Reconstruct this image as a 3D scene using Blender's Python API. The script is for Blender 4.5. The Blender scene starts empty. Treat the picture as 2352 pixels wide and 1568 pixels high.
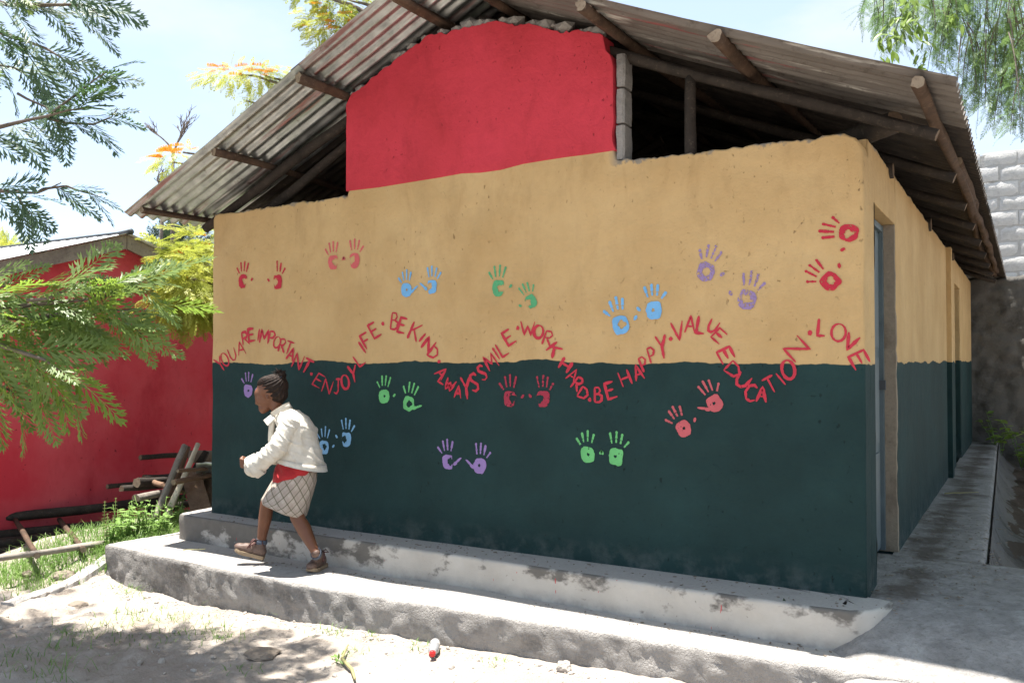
import bpy, bmesh, math, random
import numpy as np
from mathutils import Vector, Matrix, noise, Euler

R = math.radians
rng = random.Random(7)
SC = bpy.context.scene
COL = SC.collection

# ------------------------------------------------------------------ camera
F_PX, YAW, PITCH = 1996.2, .5349, .022035
CAM = np.array([.698, -4.642, 1.18])
cam_data = bpy.data.cameras.new('camera')
cam_data.sensor_width = 36.0
cam_data.lens = 36.0 * F_PX / 2352.0
cam_data.clip_start = .05
cam_data.clip_end = 2000
cam = bpy.data.objects.new('camera', cam_data)
COL.objects.link(cam)
cam.location = CAM
cam.rotation_euler = (math.pi / 2 + PITCH, 0, YAW)
SC.camera = cam

# ------------------------------------------------------------------ sky and sun
SUN_T = Vector((-.15, -.027, 1.0)).normalized()      # towards the sun: almost overhead
SUN_EL = math.asin(SUN_T.z)
SUN_AZ = math.atan2(SUN_T.x, SUN_T.y)
world = bpy.data.worlds.new('World')
SC.world = world
world.use_nodes = True
wn, wl = world.node_tree.nodes, world.node_tree.links
wn.clear()
w_out = wn.new('ShaderNodeOutputWorld')
w_bg = wn.new('ShaderNodeBackground')
w_sky = wn.new('ShaderNodeTexSky')
w_sky.sky_type = 'NISHITA'
w_sky.sun_disc = False
w_sky.sun_elevation = SUN_EL
w_sky.sun_rotation = SUN_AZ
w_sky.altitude = 1800
w_sky.dust_density = 2.2
w_sky.ozone_density = 1.0
w_bg.inputs['Strength'].default_value = .12
w_co = wn.new('ShaderNodeTexCoord')
w_map = wn.new('ShaderNodeMapping')
w_map.inputs['Scale'].default_value = (1, 1, 2.6)
w_n = wn.new('ShaderNodeTexNoise')
w_n.inputs['Scale'].default_value = 3.1
w_n.inputs['Detail'].default_value = 7
w_n.inputs['Roughness'].default_value = .55
w_r = wn.new('ShaderNodeValToRGB')
w_r.color_ramp.elements[0].position = .50
w_r.color_ramp.elements[0].color = (.50, .50, .50, 1)
w_r.color_ramp.elements[1].position = .68
w_r.color_ramp.elements[1].color = (.92, .92, .92, 1)
w_m = wn.new('ShaderNodeMixRGB')
w_m.inputs['Color2'].default_value = (2.55, 2.80, 3.10, 1)
wl.new(w_co.outputs['Generated'], w_map.inputs['Vector'])
wl.new(w_map.outputs['Vector'], w_n.inputs['Vector'])
wl.new(w_n.outputs['Fac'], w_r.inputs['Fac'])
wl.new(w_r.outputs['Color'], w_m.inputs['Fac'])
wl.new(w_sky.outputs['Color'], w_m.inputs['Color1'])
wl.new(w_m.outputs['Color'], w_bg.inputs['Color'])
wl.new(w_bg.outputs['Background'], w_out.inputs['Surface'])

sun_data = bpy.data.lights.new('sun', 'SUN')
sun_data.energy = 5.0
sun_data.angle = R(.53)
sun_data.color = (1.0, .955, .89)
sun = bpy.data.objects.new('sun', sun_data)
COL.objects.link(sun)
sun.rotation_euler = SUN_T.to_track_quat('Z', 'Y').to_euler()
sun.location = (0, 0, 20)

vs = SC.view_settings
vs.view_transform = 'Standard'
vs.look = 'None'
vs.exposure = 1.62
vs.gamma = 1.0
vs.use_curve_mapping = False
SC.cycles.max_bounces = 6
SC.cycles.diffuse_bounces = 4
SC.cycles.glossy_bounces = 2
SC.cycles.transmission_bounces = 4
SC.cycles.transparent_max_bounces = 6
SC.cycles.caustics_reflective = False
SC.cycles.caustics_refractive = False

# ------------------------------------------------------------------ survey helpers (photo reading -> place)
_s, _c, _cp, _sp = math.sin(YAW), math.cos(YAW), math.cos(PITCH), math.sin(PITCH)
def ray(px, py):
    a = (px - 1176) / F_PX; b = (784 - py) / F_PX
    fw = _cp - b * _sp; u = _sp + b * _cp
    return np.array([-_s * fw + _c * a, _c * fw + _s * a, u])
def on(ax, val, px, py):
    d = ray(px, py); i = 'xyz'.index(ax)
    return Vector(CAM + d * ((val - CAM[i]) / d[i]))
def at(px, py, dep):
    d = ray(px, py)
    fw = -_s * d[0] + _c * d[1]
    return Vector(CAM + d * (dep / fw))
def wall(px, py):
    v = on('y', 0, px, py)
    return v.x, v.z
def proj(P):
    d = np.array(P) - CAM
    fw = -_s * d[0] + _c * d[1]; r = _c * d[0] + _s * d[1]
    Fd = fw * _cp + d[2] * _sp; U = -fw * _sp + d[2] * _cp
    if Fd < .05: return None
    return 1176 + F_PX * r / Fd, 784 - F_PX * U / Fd
def in_frame(P, m=30):
    q = proj(P)
    return q is not None and -m < q[0] < 2352 + m and -m < q[1] < 1568 + m

# ------------------------------------------------------------------ object helpers
def setp(o, label=None, cat=None, group=None, kind=None):
    if label: o['label'] = label
    if cat: o['category'] = cat
    if group: o['group'] = group
    if kind: o['kind'] = kind
    return o
def empty(name, loc=(0, 0, 0), label=None, cat=None, group=None):
    o = bpy.data.objects.new(name, None)
    o.location = loc
    o.empty_display_size = .1
    COL.objects.link(o)
    return setp(o, label, cat, group)
def link(name, me, parent=None, loc=None):
    o = bpy.data.objects.new(name, me)
    COL.objects.link(o)
    if parent is not None:
        o.parent = parent
        bpl = world_loc(parent)
        o.matrix_parent_inverse = Matrix.Translation(-bpl)
    if loc is not None: o.location = loc
    return o
def world_loc(o):
    # things are only ever translated, so their place is the sum of locations that were not compensated
    return Vector(o.location) if o.parent is None else Vector((0, 0, 0)) + Vector(o.location)
def mesh(name, verts, faces, mats=None, smooth=True, fmat=None):
    me = bpy.data.meshes.new(name)
    me.from_pydata([tuple(map(float, v)) for v in verts], [], faces)
    if mats:
        for m in (mats if isinstance(mats, (list, tuple)) else [mats]): me.materials.append(m)
    if fmat is not None: me.polygons.foreach_set('material_index', np.array(fmat, dtype=np.int32))
    if isinstance(smooth, bool):
        me.polygons.foreach_set('use_smooth', np.full(len(me.polygons), smooth))
    else:
        me.polygons.foreach_set('use_smooth', np.array(smooth, dtype=bool))
    me.update()
    return me
def add(name, verts, faces, mats, parent=None, smooth=True, fmat=None):
    return link(name, mesh(name, verts, faces, mats, smooth, fmat), parent)

class MB:
    """collects pieces of ONE part"""
    def __init__(s): s.v = []; s.f = []; s.m = []; s.s = []
    def put(s, v, f, mi=0, sm=True):
        k = len(s.v); s.v += [tuple(p) for p in v]
        s.f += [tuple(i + k for i in q) for q in f]; s.m += [mi] * len(f); s.s += [sm] * len(f)
    def box(s, lo, hi, mi=0, jit=0):
        v = [[(lo, hi)[i][0], (lo, hi)[j][1], (lo, hi)[k][2]] for i in (0, 1) for j in (0, 1) for k in (0, 1)]
        if jit: v = [[c + rng.uniform(-jit, jit) for c in p] for p in v]
        s.put(v, [(0, 1, 3, 2), (4, 6, 7, 5), (0, 4, 5, 1), (2, 3, 7, 6), (0, 2, 6, 4), (1, 5, 7, 3)], mi, False)
    def build(s, name, mats, parent=None): return add(name, s.v, s.f, mats, parent, s.s, s.m)

def tube_geo(pts, rad, seg=10, rough=0, seed=0, caps=True):
    pts = [Vector(p) for p in pts]; n = len(pts); V = []; Fc = []
    if not hasattr(rad, '__len__'): rad = [rad] * n
    up = Vector((.13, .27, .95)); prev = None
    for i, p in enumerate(pts):
        t = (pts[min(i + 1, n - 1)] - pts[max(i - 1, 0)]).normalized()
        a = (prev - t * prev.dot(t)) if prev is not None else up.cross(t)
        if a.length < 1e-4: a = Vector((1, 0, 0)).cross(t)
        a.normalize(); prev = a; b = t.cross(a)
        for k in range(seg):
            th = 2 * math.pi * k / seg; d = a * math.cos(th) + b * math.sin(th)
            r = rad[i]
            if rough: r *= 1 + rough * noise.noise(Vector((d.x * 1.5 + seed, d.y * 1.5, d.z * 1.5 + i * .35)))
            V.append(p + d * r)
    for i in range(n - 1):
        for k in range(seg):
            k2 = (k + 1) % seg
            Fc.append((i * seg + k, i * seg + k2, (i + 1) * seg + k2, (i + 1) * seg + k))
    body = len(Fc)
    if caps:
        Fc.append(tuple(range(seg - 1, -1, -1))); Fc.append(tuple(range((n - 1) * seg, n * seg)))
    return V, Fc, body
def bent(p0, p1, n=7, bend=.0, seed=0):
    p0, p1 = Vector(p0), Vector(p1); L = (p1 - p0).length; out = []
    for i in range(n):
        t = i / (n - 1); q = p0.lerp(p1, t); w = math.sin(math.pi * t) * bend * L
        out.append(q + w * Vector((noise.noise(Vector((seed, t * 2.1, 1))), noise.noise(Vector((seed, t * 2.1, 7))), noise.noise(Vector((seed, t * 2.1, 13))))) * 2)
    return out
def pole(name, p0, p1, r0, r1, parent, mats, bend=.02, seed=0, n=9, seg=11, rough=.35):
    pts = bent(p0, p1, n, bend, seed)
    V, Fc, body = tube_geo(pts, [r0 + (r1 - r0) * i / (n - 1) for i in range(n)], seg, rough, seed)
    fm = [0] * body + [1 if len(mats) > 1 else 0] * (len(Fc) - body)
    sm = [True] * body + [False] * (len(Fc) - body)
    return add(name, V, Fc, mats, parent, sm, fm)

# ------------------------------------------------------------------ node helpers
class NT:
    def __init__(s, name):
        s.mat = bpy.data.materials.new(name); s.mat.use_nodes = True
        s.t = s.mat.node_tree; s.n = s.t.nodes; s.l = s.t.links
        s.b = s.n['Principled BSDF']; s.out = s.n['Material Output']
        s.co = s.n.new('ShaderNodeTexCoord')
    def new(s, t, **k):
        q = s.n.new('ShaderNode' + t)
        for a, b in k.items(): setattr(q, a, b)
        return q
    def put(s, a, b):
        if hasattr(b, 'default_value') and hasattr(a, 'is_output') and a.is_output: s.l.new(a, b)
        elif hasattr(a, 'is_output'): s.l.new(a, b)
        else: b.default_value = a
    def noise(s, scale=5, detail=4, rough=.55, vec=None, dist=0, sc=None, loc=None):
        q = s.new('TexNoise'); q.inputs['Scale'].default_value = scale; q.inputs['Detail'].default_value = detail
        q.inputs['Roughness'].default_value = rough; q.inputs['Distortion'].default_value = dist
        v = vec or s.co.outputs['Object']
        if sc or loc:
            m = s.new('Mapping')
            if sc: m.inputs['Scale'].default_value = sc
            if loc: m.inputs['Location'].default_value = loc
            s.l.new(v, m.inputs['Vector']); v = m.outputs['Vector']
        s.l.new(v, q.inputs['Vector'])
        return q.outputs['Fac']
    def ramp(s, v, lo, hi, a=0., b=1.):
        q = s.new('MapRange'); q.inputs['From Min'].default_value = lo; q.inputs['From Max'].default_value = hi
        q.inputs['To Min'].default_value = a; q.inputs['To Max'].default_value = b
        s.l.new(v, q.inputs['Value']); return q.outputs['Result']
    def math(s, op, a, b=0.):
        q = s.new('Math', operation=op); s.put(a, q.inputs[0]); s.put(b, q.inputs[1]); return q.outputs[0]
    def mix(s, fac, a, b, mode='MIX'):
        q = s.new('MixRGB', blend_type=mode)
        for i, v in enumerate((fac, a, b)):
            if isinstance(v, tuple) and len(v) == 3: v = v + (1,)
            s.put(v, q.inputs[i])
        return q.outputs[0]
    def xyz(s, vec=None):
        q = s.new('SeparateXYZ'); s.l.new(vec or s.co.outputs['Object'], q.inputs[0]); return q.outputs
    def col(s, c):
        if isinstance(c, tuple): s.b.inputs['Base Color'].default_value = c + (1,)
        else: s.l.new(c, s.b.inputs['Base Color'])
    def set(s, rough=.8, spec=.3, metal=0):
        s.put(rough, s.b.inputs['Roughness']); s.b.inputs['Specular IOR Level'].default_value = spec
        s.b.inputs['Metallic'].default_value = metal
    def bump(s, h, strength=.4, dist=.01):
        q = s.new('Bump'); q.inputs['Strength'].default_value = strength; q.inputs['Distance'].default_value = dist
        s.l.new(h, q.inputs['Height']); s.l.new(q.outputs['Normal'], s.b.inputs['Normal'])
def rgb(r, g, b):
    return tuple(((c / 255) / 12.92 if c / 255 < .04045 else ((c / 255 + .055) / 1.055) ** 2.4) for c in (r, g, b))

# ------------------------------------------------------------------ materials
M = {}
def wall_paint(name, upper, lower, line=1.168, top_bare=None):
    t = NT(name); X = t.xyz()
    wob = t.noise(1.3, 3, .5, sc=(1, 1, .05)); wob2 = t.noise(14, 2, .5, sc=(1, 1, .05))
    lvl = t.math('ADD', t.ramp(wob, .3, .7, -.022, .022), t.ramp(wob2, .3, .7, -.004, .004))
    zz = t.math('SUBTRACT', X[2], lvl)
    isup = t.ramp(zz, line - .0025, line + .0025)
    cloud = t.noise(1.6, 5, .6)
    up = t.mix(t.ramp(cloud, .32, .72), tuple(c * k for c, k in zip(upper, (1.06, 1.08, 1.12))), tuple(c * k for c, k in zip(upper, (.84, .80, .74))))
    up = t.mix(t.ramp(t.noise(4.5, 6, .7, sc=(1, 1, .35)), .52, .75, 0, .45), up, tuple(c * .70 for c in upper))
    lo = t.mix(t.ramp(t.noise(2.1, 5, .62, loc=(4, 2, 1)), .35, .7), lower, tuple(c * 1.45 for c in lower))
    c = t.mix(isup, lo, up)
    # pits, scratches and grime
    pit = t.ramp(t.noise(34, 3, .55, sc=(1, 1, .6)), .66, .70)
    mask = t.ramp(t.noise(2.3, 3, .6, loc=(9, 1, 5)), .42, .60)
    pit = t.math('MULTIPLY', pit, mask)
    scr = t.ramp(t.noise(24, 5, .75, dist=1.6), .655, .69)
    scr = t.math('MULTIPLY', scr, t.ramp(t.noise(1.9, 3, .6, loc=(3, 7, 2)), .5, .64))
    c = t.mix(t.math('MULTIPLY', pit, .6), c, t.mix(1.0, c, (.30, .26, .22), 'MULTIPLY'))
    c = t.mix(t.math('MULTIPLY', scr, .7), c, t.mix(1.0, c, (.42, .38, .32), 'MULTIPLY'))
    drip = t.ramp(t.noise(5, 4, .7, sc=(1, 1, .45), dist=.6), .52, .74)
    drip = t.math('MULTIPLY', drip, t.ramp(X[2], 1.5, 2.4, .25, 1))
    c = t.mix(t.math('MULTIPLY', drip, .42), c, t.mix(1.0, c, (.62, .56, .50), 'MULTIPLY'))
    # dust splashed up from the plinth
    dust = t.math('MULTIPLY', t.ramp(X[2], .0, .16, 1, 0), t.ramp(t.noise(8, 5, .65), .45, .68))
    c = t.mix(t.math('MULTIPLY', dust, .35), c, (.17, .18, .17))
    if top_bare:
        b = t.ramp(t.math('ADD', X[2], t.ramp(t.noise(17, 5, .7), .3, .7, -.03, .03)), top_bare, top_bare + .018)
        b = t.math('MULTIPLY', b, t.math('MAXIMUM', t.ramp(X[0], -1.40, -1.33), t.ramp(X[0], -3.42, -3.38, 1, 0)))
        c = t.mix(t.math('MULTIPLY', b, .85), c, t.mix(t.noise(30, 4), (.10, .095, .085), (.27, .25, .22)))
    t.col(c); t.set(.78, .22)
    h = t.math('ADD', t.math('MULTIPLY', t.noise(3.2, 2, .55), 2.2), t.math('MULTIPLY', t.noise(17, 6, .68), .7))
    h = t.math('SUBTRACT', h, t.math('MULTIPLY', t.math('ADD', pit, scr), .4))
    t.bump(h, .85, .016)
    return t.mat
YEL = (.525, .358, .168)
GRN = (.0095, .0285, .0285)
RED = (.53, .043, .062)
M['paint'] = wall_paint('painted_plaster', YEL, GRN, 1.168, 2.318)
M['red'] = wall_paint('red_plaster', RED, RED, -9)
def shed_red():
    t = NT('shed_red_plaster')
    c = t.mix(t.ramp(t.noise(1.1, 5, .6), .35, .7), (.52, .036, .056), (.62, .11, .13))
    c = t.mix(t.ramp(t.noise(3.0, 6, .7, sc=(1, 1, .5)), .5, .72, 0, .6), c, (.38, .024, .04))
    c = t.mix(t.ramp(t.noise(22, 4, .6), .67, .72, 0, .75), c, (.09, .012, .016))
    t.col(c); t.set(.8, .2)
    t.bump(t.math('ADD', t.noise(4, 4), t.math('MULTIPLY', t.noise(26, 6, .65), .5)), .5, .012)
    return t.mat
M['shed_red'] = shed_red()

def concrete(name, light, dark, stain=.5, rough_bump=.6, seed=0, fine=1.0):
    t = NT(name)
    a = t.noise(1.7, 6, .62, loc=(seed, 2, 3)); b = t.noise(6.5, 6, .66, loc=(seed, 5, 1))
    f = t.math('ADD', t.math('MULTIPLY', a, .6), t.math('MULTIPLY', b, .4))
    f = t.ramp(f, .62 - .22 * stain, .70 - .16 * stain)
    c = t.mix(f, light, dark)
    c = t.mix(t.ramp(t.noise(60, 4, .6), .35, .75, 0, .35), c, tuple(x * .55 for x in light))
    c = t.mix(t.ramp(t.noise(25, 5, .7, loc=(seed, 8, 8)), .64, .74, 0, .3), c, tuple(x * .5 for x in dark))
    t.col(c); t.set(.9, .15)
    t.bump(t.math('ADD', t.math('MULTIPLY', t.noise(20, 6, .7), 1.0), t.math('MULTIPLY', t.noise(90 * fine, 4, .65), .35)), rough_bump, .015)
    return t.mat
M['conc_lower'] = concrete('lower_step_concrete', (.42, .395, .365), (.30, .28, .26), .25, .7, 1)
def riser_mat():
    t = NT('rough_cement_riser'); X = t.xyz()
    v = t.math('ADD', t.noise(2.6, 6, .68, sc=(1, 1, 1.5)), t.ramp(X[0], -5.2, -2.4, .15, -.055))  # riser's shade put into the cement colour, deeper towards the left end
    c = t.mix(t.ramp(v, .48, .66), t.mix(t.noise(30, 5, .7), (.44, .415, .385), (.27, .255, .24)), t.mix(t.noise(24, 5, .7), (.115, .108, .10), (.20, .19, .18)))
    c = t.mix(t.ramp(t.noise(70, 4, .65), .52, .68, 0, .6), c, (.36, .34, .31))
    t.col(c); t.set(.95, .1)
    t.bump(t.math('ADD', t.noise(16, 6, .72), t.math('MULTIPLY', t.noise(75, 4, .7), .5)), 1.0, .03)
    return t.mat
M['riser'] = riser_mat()
def path_mat():
    t = NT('path_concrete'); X = t.xyz()
    n1 = t.noise(1.9, 6, .66, loc=(3, 1, 0)); n2 = t.noise(9, 6, .7); n3 = t.noise(45, 4, .7)
    c = t.mix(t.ramp(n2, .35, .68), (.33, .315, .30), (.20, .19, .18))
    # brown wash left by water running off the doorstep and along the path
    d = t.math('ADD', t.math('MULTIPLY', t.math('ABSOLUTE', t.math('SUBTRACT', X[0], .17)), -1.6), t.math('MULTIPLY', n1, 1.35))
    d = t.math('ADD', d, t.ramp(X[1], -.35, .25, -.35, .0))
    c = t.mix(t.ramp(d, .46, .66, 0, .75), c, t.mix(n2, (.055, .042, .032), (.12, .096, .075)))
    c = t.mix(t.ramp(n3, .55, .72, 0, .55), c, (.10, .09, .08))
    c = t.mix(t.ramp(t.noise(3.3, 6, .7, loc=(8, 8, 0)), .56, .66, 0, .5), c, (.46, .45, .43))
    t.col(c); t.set(.92, .15)
    t.bump(t.math('ADD', t.noise(13, 6, .72), t.math('MULTIPLY', n3, .4)), .9, .025)
    return t.mat
M['conc_path'] = path_mat()
_unused = lambda: concrete('path_concrete', (.27, .258, .245), (.12, .096, .076), .42, .6, 6)
M['conc_ditch'] = concrete('channel_concrete', (.17, .165, .155), (.08, .075, .07), .5, .5, 9)
M['block'] = concrete('concrete_block', (.62, .61, .59), (.46, .45, .43), .3, .8, 3)
M['mortar'] = concrete('mortar', (.30, .285, .265), (.17, .16, .15), .5, 1.0, 5)
def upper_step_mat():
    t = NT('upper_step_concrete'); X = t.xyz()
    light = t.mix(t.ramp(t.noise(3, 5, .6), .35, .7), (.40, .375, .335), (.50, .475, .43))
    # damp stains hanging from the nosing, heavier towards the left end
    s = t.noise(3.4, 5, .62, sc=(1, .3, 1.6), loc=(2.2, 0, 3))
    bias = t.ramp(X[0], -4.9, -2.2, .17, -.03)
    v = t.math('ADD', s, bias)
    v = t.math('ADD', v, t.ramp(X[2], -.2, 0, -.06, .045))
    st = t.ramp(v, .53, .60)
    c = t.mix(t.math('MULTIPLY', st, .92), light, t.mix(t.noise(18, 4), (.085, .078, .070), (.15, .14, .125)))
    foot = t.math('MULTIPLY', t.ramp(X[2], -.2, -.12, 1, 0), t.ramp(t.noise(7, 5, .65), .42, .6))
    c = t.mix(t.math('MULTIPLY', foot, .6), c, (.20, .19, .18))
    c = t.mix(t.ramp(t.noise(40, 5, .7), .66, .71, 0, .6), c, (.13, .12, .11))
    drop = t.ramp(t.noise(55, 1, .3, sc=(1, 1, .25)), .795, .81)
    c = t.mix(t.math('MULTIPLY', drop, .8), c, (.45, .05, .06))
    t.col(c); t.set(.88, .18)
    t.bump(t.math('ADD', t.noise(15, 6, .7), t.math('MULTIPLY', t.noise(80, 4, .6), .3)), .5, .012)
    return t.mat
M['conc_upper'] = upper_step_mat()

def dirt():
    t = NT('dirt')
    c = t.mix(t.ramp(t.noise(.9, 6, .62), .35, .68), (.37, .325, .280), (.27, .225, .185))
    c = t.mix(t.ramp(t.noise(5, 6, .68), .5, .72, 0, .7), c, (.45, .41, .365))
    c = t.mix(t.ramp(t.noise(26, 6, .7), .58, .70, 0, .55), c, (.13, .10, .075))
    c = t.mix(t.ramp(t.noise(120, 3, .6), .6, .75, 0, .5), c, (.50, .46, .41))
    t.col(c); t.set(.95, .1)
    t.bump(t.math('ADD', t.math('MULTIPLY', t.noise(14, 6, .72), 1.1), t.math('MULTIPLY', t.noise(75, 4, .7), .5)), .9, .02)
    return t.mat
M['dirt'] = dirt()

def galv():
    t = NT('corrugated_iron')
    c = t.mix(t.ramp(t.noise(7, 5, .6), .35, .7), (.34, .36, .355), (.58, .60, .59))
    c = t.mix(t.ramp(t.noise(3.2, 5, .65, sc=(.25, 2.4, 1)), .52, .64, 0, .55), c, (.20, .27, .17))
    c = t.mix(t.ramp(t.noise(4.1, 5, .65, sc=(.18, 3.2, 1), loc=(5, 3, 0)), .57, .66, 0, .75), c, (.26, .075, .065))
    c = t.mix(t.ramp(t.noise(9, 6, .7, loc=(1, 9, 0)), .60, .70, 0, .7), c, (.13, .095, .07))
    t.col(c); t.set(t.ramp(t.noise(12, 3), .3, .7, .28, .46), .5, .85)
    t.bump(t.noise(30, 4, .6), .12, .004)
    return t.mat
M['galv'] = galv()
def rusty():
    t = NT('weathered_iron')
    c = t.mix(t.ramp(t.noise(5, 5, .6, sc=(.3, 2.2, 1)), .35, .68), (.175, .160, .146), (.095, .083, .073))
    c = t.mix(t.ramp(t.noise(3.3, 5, .65, sc=(.2, 3.4, 1), loc=(5, 3, 0)), .60, .66, 0, .8), c, (.27, .05, .055))
    c = t.mix(t.ramp(t.noise(4.7, 5, .65, sc=(.2, 3.0, 1), loc=(2, 6, 0)), .58, .66, 0, .8), c, (.50, .49, .45))
    c = t.mix(t.ramp(t.noise(16, 6, .7), .55, .68, 0, .7), c, (.05, .040, .032))
    t.col(c); t.set(.62, .35, .1)
    t.bump(t.noise(30, 4, .6), .2, .004)
    return t.mat
M['rusty'] = rusty()
def soot_shade():  # soot plus the dark roof interior's shade put into the sheet colour
    t = NT('soot_and_shade_iron')
    c = t.mix(t.ramp(t.noise(7, 5, .65), .4, .7), (.035, .030, .027), (.075, .062, .052))
    c = t.mix(t.ramp(t.noise(18, 5, .7), .62, .70, 0, .6), c, (.16, .13, .10))
    t.col(c); t.set(.75, .25, 0); return t.mat
M['soot_shade'] = soot_shade()

def wood(name, a, b, c3, streak=9):
    t = NT(name)
    g = t.noise(streak, 6, .65, sc=(1, 1, 1))
    g2 = t.noise(38, 5, .7)
    c = t.mix(t.ramp(g, .32, .68), a, b)
    c = t.mix(t.ramp(g2, .55, .7, 0, .7), c, c3)
    t.col(c); t.set(.85, .2)
    t.bump(t.math('ADD', g, t.math('MULTIPLY', g2, .6)), .6, .008)
    return t.mat
M['bark'] = wood('pole_bark', (.105, .066, .044), (.050, .033, .024), (.17, .125, .09))
M['bark_dark'] = wood('old_pole_wood', (.046, .037, .030), (.022, .018, .015), (.095, .075, .058))
M['cut'] = wood('cut_wood_end', (.27, .215, .155), (.18, .135, .095), (.10, .07, .05), 20)
M['cut_dark'] = wood('old_cut_wood_end', (.19, .135, .09), (.12, .085, .06), (.09, .06, .04))
M['grey_wood'] = wood('weathered_grey_wood', (.29, .26, .225), (.18, .155, .13), (.38, .35, .31))
M['pale_wood'] = wood('pale_stripped_wood', (.62, .56, .44), (.50, .43, .32), (.30, .25, .18))
M['brown_wood'] = wood('brown_board', (.20, .125, .08), (.12, .075, .05), (.26, .19, .13))
M['fascia'] = wood('fascia_board', (.27, .225, .185), (.15, .12, .10), (.08, .065, .055), 6)
M['trunk'] = wood('tree_bark', (.16, .13, .105), (.085, .07, .058), (.22, .19, .16))

def simple(name, c, rough=.7, spec=.3, metal=0, var=.25, scale=12, bump=.15, bscale=40):
    t = NT(name)
    t.col(t.mix(t.ramp(t.noise(scale, 5, .6), .3, .7), tuple(x * (1 - var) for x in c), tuple(min(1, x * (1 + var)) for x in c)))
    t.set(rough, spec, metal); t.bump(t.noise(bscale, 4, .6), bump, .004)
    return t.mat
M['door'] = simple('blue_grey_door_paint', (.085, .115, .125), .5, .4, 0, .18, 6)
M['ridge'] = simple('ridge_cap', (.05, .055, .06), .6, .3)
M['whitemetal'] = simple('pale_roof_sheet', (.62, .63, .64), .5, .4, .2, .12)

def leaf(name, c1, c2, trans=.45, rough=.5, under=None):
    t = NT(name)
    oi = t.new('ObjectInfo'); ge = t.new('NewGeometry')
    n = t.noise(2.3, 3, .5, vec=ge.outputs['Position'])
    f = t.math('ADD', t.ramp(n, .3, .7, 0, .7), t.math('MULTIPLY', oi.outputs['Random'], .3))
    c = t.mix(f, c1, c2)
    if under:
        c = t.mix(t.math('MULTIPLY', ge.outputs['Backfacing'], .8), c, under)
    t.col(c); t.set(rough, .35)
    tr = t.new('BsdfTranslucent'); mx = t.new('MixShader')
    t.l.new(t.mix(.5, c, (.55, .75, .10), 'MULTIPLY'), tr.inputs['Color']) if False else t.l.new(c, tr.inputs['Color'])
    mx.inputs[0].default_value = trans
    t.l.new(t.b.outputs[0], mx.inputs[1]); t.l.new(tr.outputs[0], mx.inputs[2]); t.l.new(mx.outputs[0], t.out.inputs['Surface'])
    return t.mat
M['leaf_near'] = leaf('feathery_leaf', (.10, .185, .028), (.28, .39, .060), .52, .42, (.20, .28, .085))
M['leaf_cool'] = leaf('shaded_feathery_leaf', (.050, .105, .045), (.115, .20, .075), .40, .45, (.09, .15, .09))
M['leaf_back'] = leaf('sunlit_leaf', (.27, .33, .045), (.50, .50, .10), .48, .45)
M['leaf_pepper'] = leaf('pepper_leaf', (.11, .20, .06), (.21, .31, .11), .45, .45)
M['leaf_dark'] = leaf('conifer_leaf', (.03, .055, .028), (.06, .09, .05), .2, .6)
M['leaf_weed'] = leaf('weed_leaf', (.13, .25, .05), (.26, .40, .11), .4, .45)
M['grass'] = leaf('grass_blade', (.11, .22, .04), (.24, .37, .10), .35, .5)
M['drygrass'] = leaf('dry_grass', (.30, .30, .12), (.42, .36, .18), .25, .6)
M['flower'] = leaf('orange_flower', (.70, .22, .02), (.85, .42, .03), .35, .6)
def paint(name, c, wear=.44):
    t = NT(name)
    n = t.noise(75, 5, .65); n2 = t.noise(11, 3, .6)
    a = t.ramp(t.math('ADD', t.math('MULTIPLY', n, .7), t.math('MULTIPLY', n2, .3)), wear - .03, wear + .03)
    t.col(t.mix(t.ramp(n2, .3, .7), c, tuple(x * .8 for x in c))); t.set(.7, .25)
    tr = t.new('BsdfTransparent'); mx = t.new('MixShader')
    t.l.new(a, mx.inputs[0]); t.l.new(tr.outputs[0], mx.inputs[1]); t.l.new(t.b.outputs[0], mx.inputs[2])
    t.l.new(mx.outputs[0], t.out.inputs['Surface'])
    t.bump(n, .3, .003)
    return t.mat
for k, c, w in (('p_text', (.52, .035, .060), .36), ('p_red', (.50, .025, .050), .40), ('p_pink', (.60, .12, .125), .38),
                ('p_blue', (.17, .42, .72), .34), ('p_green', (.095, .37, .17), .37), ('p_lgreen', (.14, .48, .17), .36),
                ('p_purple', (.30, .20, .46), .36), ('p_lilac', (.30, .215, .40), .45), ('p_crimson', (.36, .035, .065), .42),
                ('p_salmon', (.52, .11, .125), .36), ('p_paleblue', (.22, .45, .70), .38)):
    M[k] = paint(k.replace('p_', 'hand_paint_'), c, w)

# ------------------------------------------------------------------ ground
def S(t): t = min(1, max(0, t)); return t * t * (3 - 2 * t)
def gz(x, y):
    z = -.455 + .10 * S((x + 5.2) / 5.2)
    z += .185 * S((y + 1.05) / .85) * S((-4.9 - x) / .5) * (.12 + .88 * S((x + 6.95) / .75))      # grassy rise beside the steps
    z -= .05 * S((-1.2 - y) / 2.5)
    if y > .7 and x > .1: z -= .5 * S((x - .1) / .2) * S((1.35 - x) / .2) * S((y - .7) / .2)
    if x > 1.1: z += .38 * S((x - 1.1) / .3) * S((y + .2) / .8)
    return z
def gz_rough(x, y):
    z = gz(x, y)
    a = noise.noise(Vector((x * 1.1, y * 1.1, 3))) * .026 + noise.noise(Vector((x * 4.2, y * 4.2, 9))) * .020
    a += abs(noise.noise(Vector((x * 11, y * 11, 1)))) * .012 + noise.noise(Vector((x * 27, y * 27, 4))) * .004
    # tilled clods in the shaded corner
    k = S((-2.6 - x) / .9) * S((-.95 - y) / .35)
    a += k * (abs(noise.noise(Vector((x * 6, y * 6, 21)))) * .05 + abs(noise.noise(Vector((x * 15, y * 15, 2)))) * .022)
    return z + a
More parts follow.
